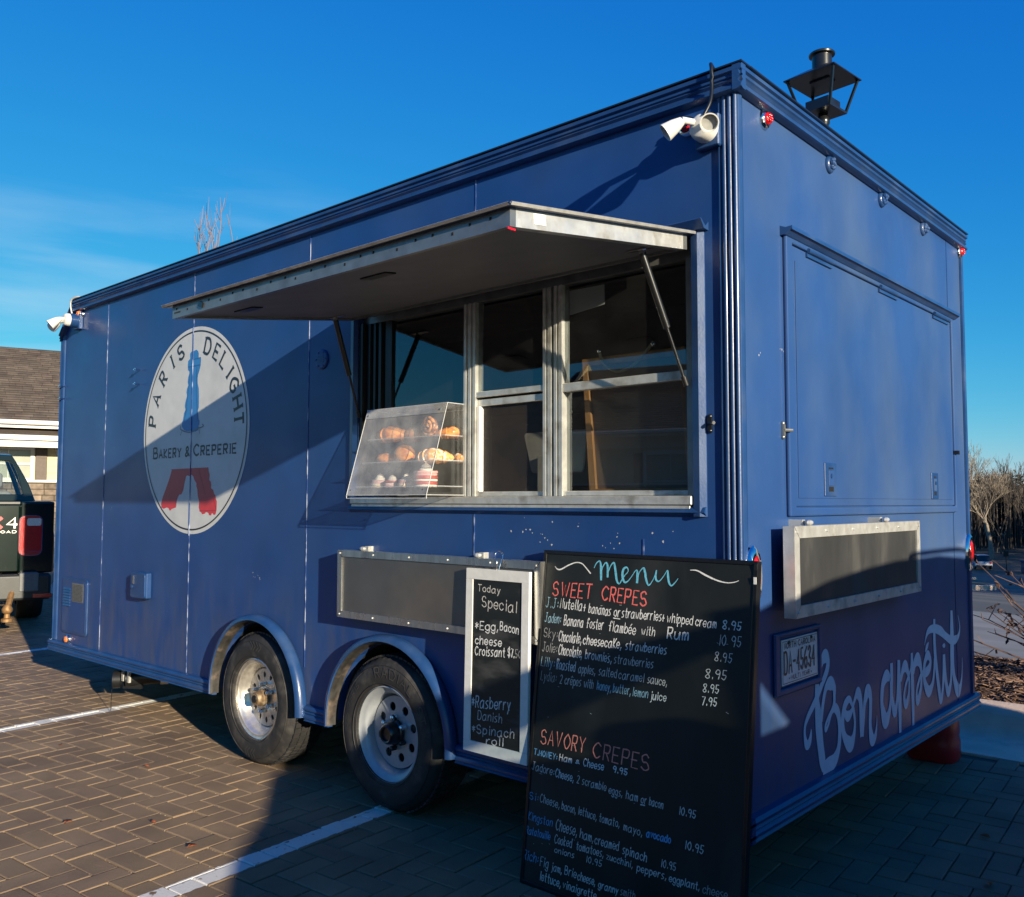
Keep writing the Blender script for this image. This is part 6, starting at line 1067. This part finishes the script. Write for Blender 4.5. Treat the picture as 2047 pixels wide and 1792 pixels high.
# ------------------------------------------------------------------ houses
M_shin = mat('brown_shingles', (.098, .078, .062), .95, 0, .22, 2.2, .6, 14, (.075, .055, .045), (.4, .7), rnd=.25); M_sid = mat('cream_siding', (.60, .52, .33), .7, 0, .05, 3); M_wtrim = mat('white_trim', (.74, .72, .66), .6, 0, .05, 4)
M_shut = mat('brown_shutter', (.13, .10, .085), .7, 0, .1, 8); M_ston = mat('stone_veneer', (.20, .155, .115), .9, 0, .35, 5, .6, 20, rnd=.3); M_hgl = mat('house_window_glass', (.35, .36, .30), .12, 0, .1, 2, spec=.6); M_blind = mat('window_blind', (.55, .53, .42), .7, 0, .05, 2)
def house(loc, rz, lab, wall, L0, L1, wins, zr=5.85, ze=3.32, dep=8.0, porch=True):
    """front wall on local y=0 facing -y; x along the wall"""
    h_ = empty('house', loc, lab, 'house', rz=rz); h_['_o'] = (0, 0, 0)
    holes = [[(a, z0), (a, z1), (b, z1), (b, z0)] for a, b, z0, z1 in wins]
    MB().poly([[(L0, 0), (L1, 0), (L1, ze - .1), (L0, ze - .1)]] + holes, lambda u, v, d: (u, -d, v), (.0, -.12)).build('wall', wall, h_)
    for x in (L0, L1): MB().poly([[(0.12, 0), (dep, 0), (dep, ze - .1), (dep / 2 + .06, zr + .25), (.12, ze - .1)]], lambda u, v, d: (x + (d if x == L0 else -d), u, v), (0, .12)).build('wall', wall, h_)
    MB().box(L0 + .12, L1 - .12, dep - .12, dep, 0, ze - .1).build('wall', wall, h_)
    # siding boards, each its own plank
    n = 0; z = 1.90
    while z < ze - .35:
        segs = [(L0, L1)]
        for a, b, z0, z1 in wins:
            if z + .18 > z0 - .1 and z < z1 + .1:
                ns = []
                for s_, e_ in segs:
                    if b + .12 <= s_ or a - .12 >= e_: ns.append((s_, e_))
                    else:
                        if s_ < a - .12: ns.append((s_, a - .12))
                        if b + .12 < e_: ns.append((b + .12, e_))
                segs = ns
        for s_, e_ in segs: MB().add([(x, y, zz) for x in (s_ + .002, e_ - .002) for y, zz in ((-.002, z), (-.024, z), (-.008, z + .178), (-.002, z + .178))], [(0, 1, 2, 3), (7, 6, 5, 4), (0, 4, 5, 1), (1, 5, 6, 2), (2, 6, 7, 3)]).build('siding_board', wall, h_)
        z += .18
    # stone skirt: individual stones
    rq = random.Random(3); z = .02; row = 0
    MB().box(L0 - .02, L1 + .02, -.05, -.001, 0, 1.84).build('stone_backing', MATS['joint_sand'], h_)
    protos_ = []; 
    while z < 1.78:
        x = L0 - .02 + (row % 2) * .15
        while x < L1 - .1:
            w_ = rq.choice((.20, .28, .36)); 
            if row > 5 and x > L1 - 4 and n < 230: MB().box(x + .008, min(x + w_, L1 + .02) - .008, -.075 - rq.uniform(0, .02), -.0505, z, z + .135, .012).build('stone', M_ston, h_); n += 1
            x += w_
        z += .15; row += 1
    mb = MB(); rq = random.Random(6); z = .02; row = 0
    while z < 1.78:
        x = L0 - .02 + (row % 2) * .15
        while x < L1 - .1:
            w_ = rq.choice((.25, .35, .45))
            if not (row > 5 and x > L1 - 4): mb.box(x + .008, min(x + w_, L1 + .02) - .008, -.075, -.0505, z, z + .135)
            x += w_
        z += .15; row += 1
    o = mb.build('stone_courses', M_ston, h_, norm=False); o['kind'] = 'stuff'
    MB().box(L0 - .04, L1 + .04, -.12, -.0, 1.84, 1.90).build('stone_ledge', M_wtrim, h_)
    for a, b, z0, z1 in wins:
        w_ = MB().poly([[(a - .09, z0 - .09), (b + .09, z0 - .09), (b + .09, z1 + .12), (a - .09, z1 + .12)], [(a, z0), (a, z1), (b, z1), (b, z0)]], lambda u, v, d: (u, -d, v), (.055, .0)).build('window', M_wtrim, h_)
        zm = (z0 + z1) / 2; xm = (a + b) / 2
        mb = MB(); mb.box(a, b, -.03, .02, zm - .025, zm + .025); mb.box(xm - .012, xm + .012, -.015, .01, z0, zm - .0255); mb.box(xm - .012, xm + .012, -.015, .01, zm + .0255, z1); mb.build('glazing_bar', M_wtrim, w_)
        for (p, q, r, s_) in ((a, xm - .0125, z0, zm - .026), (xm + .0125, b, z0, zm - .026), (a, xm - .0125, zm + .026, z1), (xm + .0125, b, zm + .026, z1)): MB().box(p, q, .012, .018, r, s_).build('pane', M_hgl, w_)
        MB().box(a, b, .05, .055, zm + .05, z1).build('blind', M_blind, w_)
        for sd in (-1, 1):
            x = a - .13 - .27 if sd < 0 else b + .11
            if x + .27 < L1 + .2 and x > L0 - .2:
                sh = MB().box(x, x + .27, -.060, -.026, z0 - .05, z1 + .05, .006).build('shutter', M_shut, h_)
                for k in range(3): MB().box(x + .012 + k * .083, x + .092 + k * .083, -.068, -.0605, z0 - .02, z1 + .02).build('shutter_board', M_shut, sh)
                for zz in (z0 + .1, z1 - .2): MB().box(x + .015, x + .255, -.078, -.0685, zz, zz + .09).build('shutter_batten', M_shut, sh)
    MB().box(L0 - .5, L1 + .45, -.55, -.0, ze - .10, ze - .04).build('soffit', M_wtrim, h_); MB().box(L0 - .5, L1 + .45, -.60, -.551, ze - .14, ze + .06).build('fascia', M_wtrim, h_); MB().box(L0 - .5, L1 + .45, -.72, -.601, ze - .06, ze + .05, .02).build('gutter', M_wtrim, h_)
    MB().box(L0, L1, -.05, -.001, ze - .42, ze - .101).build('frieze', M_wtrim, h_)
    # roof in overlapping courses
    rf = MB().add([(L0 - .5, -.62, ze + .02), (L1 + .45, -.62, ze + .02), (L1 + .25, dep / 2, zr), (L0 - .5, dep / 2, zr), (L0 - .5, dep + .6, ze), (L1 + .45, dep + .6, ze)], [(0, 1, 2, 3), (3, 2, 5, 4), (0, 3, 4), (1, 5, 2)]).build('roof', M_shin, h_)
    mb = MB(); ns = 34; Ls = dep / 2 + .62
    rq = random.Random(8)
    for r in range(ns):
        f0, f1 = r / ns, (r + 1) / ns; x = L0 - .5 - rq.uniform(0, .3)
        while x < L1 + .4:
            w_ = rq.uniform(.22, .42); y0_, y1_ = -.66 + Ls * f0, -.62 + Ls * f1; z0_, z1_ = ze + .02 + (zr - ze - .02) * f0, ze + .02 + (zr - ze - .02) * f1
            xa, xb = max(x, L0 - .52), min(x + w_ - .008, L1 + .46 - .2 * f1)
            if xb > xa: k_ = rq.uniform(.018, .032); mb.add([(xa, y0_, z0_ + k_), (xb, y0_, z0_ + k_), (xb, y1_, z1_ + .010), (xa, y1_, z1_ + .010), (xa, y0_, z0_), (xb, y0_, z0_)], [(0, 1, 2, 3), (4, 5, 1, 0)])
            x += w_
    o = mb.build('shingles', M_shin, rf, norm=False); o['kind'] = 'stuff'
    if porch:
        a, b, z0, z1 = wins[-1]
        MB().add([(L0, -.9, z1 + .30), (L1 - .12, -.9, z1 + .30), (L1 - .12, -.0, z1 + .62), (L0, -.0, z1 + .62), (L0, -.9, z1 + .24), (L1 - .12, -.9, z1 + .24)], [(0, 1, 2, 3), (4, 5, 1, 0), (4, 3, 2, 5)]).build('pent_roof', M_shin, h_)
        MB().box(L0, L1 - .10, -.98, -.90, z1 + .20, z1 + .32).build('pent_gutter', M_wtrim, h_); MB().box(L0, L1 - .15, -.88, -.06, z1 + .13, z1 + .195).build('pent_soffit', M_wtrim, h_); MB().box(L0, L1 - .3, -.88, -.80, z1 + .03, z1 + .13).build('pent_beam', M_wtrim, h_)
        MB().add([(x, y, z) for x in (L1 - .35, L1 - .27) for y, z in ((-.06, z1 + .13), (-.75, z1 + .13), (-.70, z1 + .02), (-.12, z1 - .45), (-.06, z1 - .48))], [(0, 1, 2, 3, 4), (9, 8, 7, 6, 5), (1, 6, 7, 2), (2, 7, 8, 3), (3, 8, 9, 4)]).build('bracket', M_wtrim, h_)
    return h_
# left background house: wall runs roughly across the view; local frame rotated so -y faces the camera
house((-22.95, 6.05, 0), radians(72), 'cream house with brown shingle roof and dark shutters beyond the truck', M_sid, -7.5, 1.25, [(-5.6, -4.2, 1.95, 2.66), (-2.9, -1.5, 1.95, 2.66), (-.95, .03, 1.95, 2.66)])
# house behind the camera, seen only as a reflection in the hatch windows
house((-7.5, -20, 0), radians(166), 'brown roofed house across the car park, mirrored in the hatch windows', M_sid, -9, 9, [(-6, -4.6, 1.2, 2.7), (-1, .4, 1.2, 2.7), (4, 5.4, 1.2, 2.7)], porch=False)

# ------------------------------------------------------------------ bare trees, shrub, woods
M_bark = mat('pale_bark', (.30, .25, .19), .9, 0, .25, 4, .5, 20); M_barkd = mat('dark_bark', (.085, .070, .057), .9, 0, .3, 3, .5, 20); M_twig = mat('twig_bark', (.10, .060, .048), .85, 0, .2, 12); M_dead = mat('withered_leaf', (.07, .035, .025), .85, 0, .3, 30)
def tree_mesh(seed, H, r0, spread=.55, depth=6, split0=.38, nb=(2, 4), up=.25, rmin=0.0):
    rq = random.Random(seed); tr = MB(); cr_ = MB()
    def grow(p, d, L_, r, lv, mb):
        n = 4 if lv < 2 else 3; pts = [p]; q = p; dd = d.normalized()
        for i in range(n):
            dd = (dd + Vector((rq.gauss(0, .10), rq.gauss(0, .10), rq.gauss(0, .05) + up * .12))).normalized(); q = q + dd * L_ / n; pts.append(q)
        rs = [max(rmin, r * (1 - .45 * i / n)) for i in range(n + 1)]; mb.tube(pts, rs, 7 if lv == 0 else (5 if lv < 3 else 3), cap=False)
        if lv >= depth: return
        k = rq.randint(*nb)
        for i in range(k):
            f_ = rq.uniform(.45, 1.0) if i else 1.0; ip = min(n, max(1, int(round(f_ * n)))); a = rq.uniform(0, 2 * pi); s_ = spread * rq.uniform(.5, 1.3)
            t = dd.cross(Vector((cos(a), sin(a), .3))).normalized(); nd = (dd + t * s_ + Vector((0, 0, up * .4))).normalized(); grow(pts[ip], nd, L_ * rq.uniform(.58, .82), rs[ip] * rq.uniform(.5, .72), lv + 1, cr_)
    grow(Vector((0, 0, 0)), Vector((rq.gauss(0, .04), rq.gauss(0, .04), 1)), H * split0, r0, 0, tr); return tr, cr_
def put_tree(nm, loc, lab, cat, grp, tr, cr_, m1, m2, rz=0, s=1.0):
    t = empty(nm, (0, 0, 0), lab, cat, grp); a = tr.build('trunk', m1, t, norm=False, smooth=80); b = cr_.build('crown', m2, t, norm=False); t.location = loc; t.rotation_euler.z = rz; t.scale = (s, s, s); return t
tr, cr_ = tree_mesh(12, 12.4, .36, .52, 6, .42, (3, 4), .40, .016)
zb_ = hz(-31.9, 135.5)
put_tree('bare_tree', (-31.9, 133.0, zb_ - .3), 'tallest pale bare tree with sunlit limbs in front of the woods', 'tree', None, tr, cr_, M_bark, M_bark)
far_ = []
for sd_ in (3, 8, 15, 22): t1, c1 = tree_mesh(sd_, 13.0, .15, .38, 5, .50, (2, 4), .5, .020); far_.append((t1, c1))
rq = random.Random(44); protos3 = []
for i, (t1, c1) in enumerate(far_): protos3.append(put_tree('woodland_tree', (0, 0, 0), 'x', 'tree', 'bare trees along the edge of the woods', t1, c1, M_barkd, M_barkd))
lab_ = 'slim bare tree in the line of winter woods beyond the lot'
k = 0
for i in range(18):
    x = -41.5 + i * 1.0 + rq.uniform(-.6, .6); y = 138 + rq.uniform(-2, 13); s = rq.uniform(.62, .82); z = hz(x, y) - .3
    if i < 4: t = protos3[i]
    else: t = cptree(protos3[i % 4])
    t.location = (x, y, z); t.rotation_euler.z = rq.uniform(0, 6.28); t.scale = (s, s, s * rq.uniform(.9, 1.1)); t['label'] = lab_
# dense wood behind: trunks and evergreen scrub as one mass
mb = MB(); rq = random.Random(77)
for i in range(1500):
    x, y = rq.uniform(-95, 30), rq.uniform(144, 156); z = hz(x, y); h_ = rq.uniform(8, 11.5); r = rq.uniform(.05, .14); a = rq.gauss(0, .03); mb.tube([(x, y, z - .3), (x + a * h_ * .5, y, z + h_ * .5), (x + a * h_, y, z + h_)], [r, r * .7, r * .2], 4, cap=False)
tag(mb.build('woodland_trunks', M_barkd, norm=False), 'dark mass of winter woodland trunks beyond the parking lot', 'woods', kind='stuff')
mb = MB()
for i in range(52000):
    x, y = rq.uniform(-95, 30), rq.uniform(150, 170); hh = 9.0 + 1.6 * noise.noise(Vector((x * .12, y * .1, 0))) + 1.4 * noise.noise(Vector((x * .5, y * .4, 2))); z = hz(x, y) + max(.1, hh * (rq.random() ** .6)) + .5; s = rq.uniform(.5, 1.1) if z - hz(x, y) < 7 else rq.uniform(.2, .6)
    p = Vector((x, y, z)); a, b = Vector((rq.gauss(0, 1), rq.gauss(0, 1), rq.gauss(0, 1))).normalized() * s, Vector((rq.gauss(0, 1), rq.gauss(0, 1), rq.gauss(0, 1))).normalized() * s; mb.add([p, p + a, p + a + b], [(0, 1, 2)])
tag(mb.build('evergreen_scrub', mat('dark_scrub', (.040, .042, .022), .9, 0, .4, .4, rnd=.6), norm=False), 'dark evergreen undergrowth filling the woods', 'woods', kind='stuff')
# unseen evergreen mass added on the east to shade far lot and woods
mb = MB()
for i in range(30000):
    t_ = rq.random(); y = 14 + 175 * t_; x = 30 - 14 * min(1, (y - 14) / 45) + rq.uniform(-4, 4); hh = 8.5 + (6.5 if y > 70 else 6.5 * max(0, (y - 30) / 40)) + 2 * noise.noise(Vector((x * .2, y * .15, 5)))
    z = hz(x, y) + max(.1, hh * (rq.random() ** .8)); s = rq.uniform(.5, 1.2); p = Vector((x, y, z)); a, b = Vector((rq.gauss(0, 1), rq.gauss(0, 1), rq.gauss(0, 1))).normalized() * s, Vector((rq.gauss(0, 1), rq.gauss(0, 1), rq.gauss(0, 1))).normalized() * s; mb.add([p, p + a, p + a + b], [(0, 1, 2)])
tag(mb.build('added_shade_belt', MATS['dark_scrub'], norm=False), 'unseen evergreen mass added to shade the far lot and woods', 'woods', kind='stuff')
# young tree behind the trailer roof
tr, cr_ = MB(), MB(); rq = random.Random(5)
for dx, h_ in ((-.33, 4.95), (-.27, 4.98), (-.18, 5.18), (-.10, 5.12), (.02, 5.22), (.09, 5.05), (.16, 5.45), (.27, 5.12), (.46, 5.14), (-.02, 4.95)):
    b0 = Vector((dx * .25, 0, 2.6)); pts = [b0, Vector((dx * .6, rq.uniform(-.1, .1), 3.6)), Vector((dx * .92, rq.uniform(-.15, .15), h_ - .5)), Vector((dx, rq.uniform(-.1, .1), h_))]; sm_ = smoothp(pts, 5); cr_.tube(sm_, [.012 * (1 - i / len(sm_)) + .0025 for i in range(len(sm_))], 5)
    for k in range(9): f_ = rq.uniform(.45, .95); p = Vector(sm_[int(f_ * (len(sm_) - 1))]); a = rq.uniform(0, 6.28); cr_.tube([p, p + Vector((cos(a) * .05, sin(a) * .05, .12)), p + Vector((cos(a) * .07, sin(a) * .07, .12 + rq.uniform(.06, .22)))], [.0035, .003, .0015], 3)
tr.tube([(0, 0, 0), (.02, 0, 1.3), (0, 0, 2.7)], [.07, .06, .045], 8)
put_tree('young_tree', (-9.60, 3.42, .0), 'young bare tree whose upright shoots show over the trailer roof', 'tree', None, tr, cr_, M_barkd, mat('reddish_shoots', (.22, .15, .13), .8, 0, .2, 10))
# bare shrub in the mulch bed
tr, cr_, lv = MB(), MB(), MB(); rq = random.Random(18); base = Vector((.48, 4.30, 0))
for k in range(30):
    a = rq.uniform(pi * .78, pi * 1.22) if k < 24 else rq.uniform(0, 6.28); L_ = rq.uniform(.7, 1.25) if k < 24 else rq.uniform(.3, .7); el = rq.uniform(.12, .85); d = Vector((cos(a) * cos(el), sin(a) * cos(el) * .8, sin(el))); pts = [Vector((rq.uniform(-.06, .06), rq.uniform(-.06, .06), -.03))]
    n = 7
    for i in range(n): d = (d + Vector((rq.gauss(0, .10), rq.gauss(0, .10), rq.gauss(.01, .08)))).normalized(); pts.append(pts[-1] + d * L_ / n)
    tr.tube(pts, [.0105 * (1 - .75 * i / n) for i in range(n + 1)], 5)
    for i in range(2, n + 1):
        for w_ in range(rq.choice((0, 1, 1, 2))):
            b = rq.uniform(0, 6.28); e_ = pts[i] + Vector((cos(b) * .05, sin(b) * .05, rq.uniform(.0, .09))) * rq.uniform(.5, 1.4); cr_.tube([pts[i], e_], [.0045, .0025], 3)
            if rq.random() < .5:
                for q in range(rq.choice((1, 1, 2, 3))):
                    c = e_ + Vector((rq.gauss(0, .012), rq.gauss(0, .012), rq.gauss(-.012, .012))); s_ = rq.uniform(.016, .034); u_ = Vector((rq.gauss(0, 1), rq.gauss(0, 1), rq.gauss(0, 1))).normalized(); v_ = u_.cross(Vector((rq.gauss(0, 1), rq.gauss(0, 1), 1))).normalized()
                    lv.add([c - u_ * s_, c + v_ * s_ * .6, c + u_ * s_, c - v_ * s_ * .5, c + u_.cross(v_) * s_ * .4], [(0, 1, 4), (1, 2, 4), (2, 3, 4), (3, 0, 4)])
sh = empty('bare_shrub', (0, 0, 0), 'bare twiggy shrub with a few withered leaves in the mulch bed', 'shrub'); tr.build('branches', M_twig, sh, norm=False); cr_.build('twigs', M_twig, sh, norm=False); o = lv.build('withered_leaves', M_dead, sh, norm=False); o['kind'] = 'stuff'; sh.location = (base.x, base.y, .13)
# ------------------------------------------------------------------ white car far down the lot, bin and post near it
z = hz(-28.4, 113.5); fc = empty('distant_car', (-28.5, 113.5, z), 'small white sport utility car parked far down the lot', 'car', rz=radians(25)); fc['_o'] = (0, 0, 0)
M_cwh = mat('white_car_paint', (.72, .73, .75), .25, 0, .03, 5, coat=.4)
MB().add([(x, y, zz) for y, hw in ((-2.3, .90), (2.3, .90)) for x, zz in ((-hw, .35), (-hw, .95), (hw, .95), (hw, .35))], [(0, 1, 2, 3), (7, 6, 5, 4), (0, 4, 5, 1), (1, 5, 6, 2), (2, 6, 7, 3), (3, 7, 4, 0)]).build('body', M_cwh, fc, bevel=.08)
MB().add([(-.84, -2.2, .95), (.84, -2.2, .95), (.62, -1.9, 1.62), (-.62, -1.9, 1.62), (-.84, 1.2, .95), (.84, 1.2, .95), (.62, .5, 1.62), (-.62, .5, 1.62)], [(0, 1, 2, 3), (4, 5, 6, 7), (0, 4, 7, 3), (1, 5, 6, 2)]).build('windows', M_dark_glass, fc)
MB().box(-.64, .64, -1.95, .55, 1.60, 1.68, .03).build('roof', M_cwh, fc, bevel=.02)
for s_ in (-1, 1):
    for y in (-1.45, 1.45): cw('wheel', s_ * .80 - .10, y, .36, .20, fc)
    MB().box(s_ * .72 - .14, s_ * .72 + .14, -2.33, -2.28, .72, .92, .02).build('tail_light', M_red, fc)
MB().box(-.3, .3, -2.34, -2.305, .55, .68).build('number_plate', M_white, fc); MB().box(-.85, .85, -2.36, -2.25, .35, .52, .03).build('bumper', M_black, fc)
x, y = -24.4, 108.0; z = hz(x, y); sg_ = empty('sign_post', (x, y, z), 'thin dark sign post standing at the far lot edge', 'sign post'); sg_['_o'] = (0, 0, 0); MB().tube([(0, 0, 0), (0, 0, 2.4)], .05, 8).build('post', M_black, sg_); MB().box(-.25, .25, -.03, .0, 1.8, 2.4).build('sign_plate', M_black, sg_)
x, y = -22.6, 109.0; z = hz(x, y); bn = empty('blue_bin', (x, y, z), 'dark blue waste bin at the far edge of the lot', 'bin'); bn['_o'] = (0, 0, 0); MB().box(-.5, .5, -.5, .5, .0, 1.25, .04).build('body', mat('dark_blue_bin', (.02, .04, .10), .5), bn); MB().box(-.55, .55, -.55, .55, 1.2505, 1.40, .04).build('lid', MATS['dark_blue_bin'], bn)
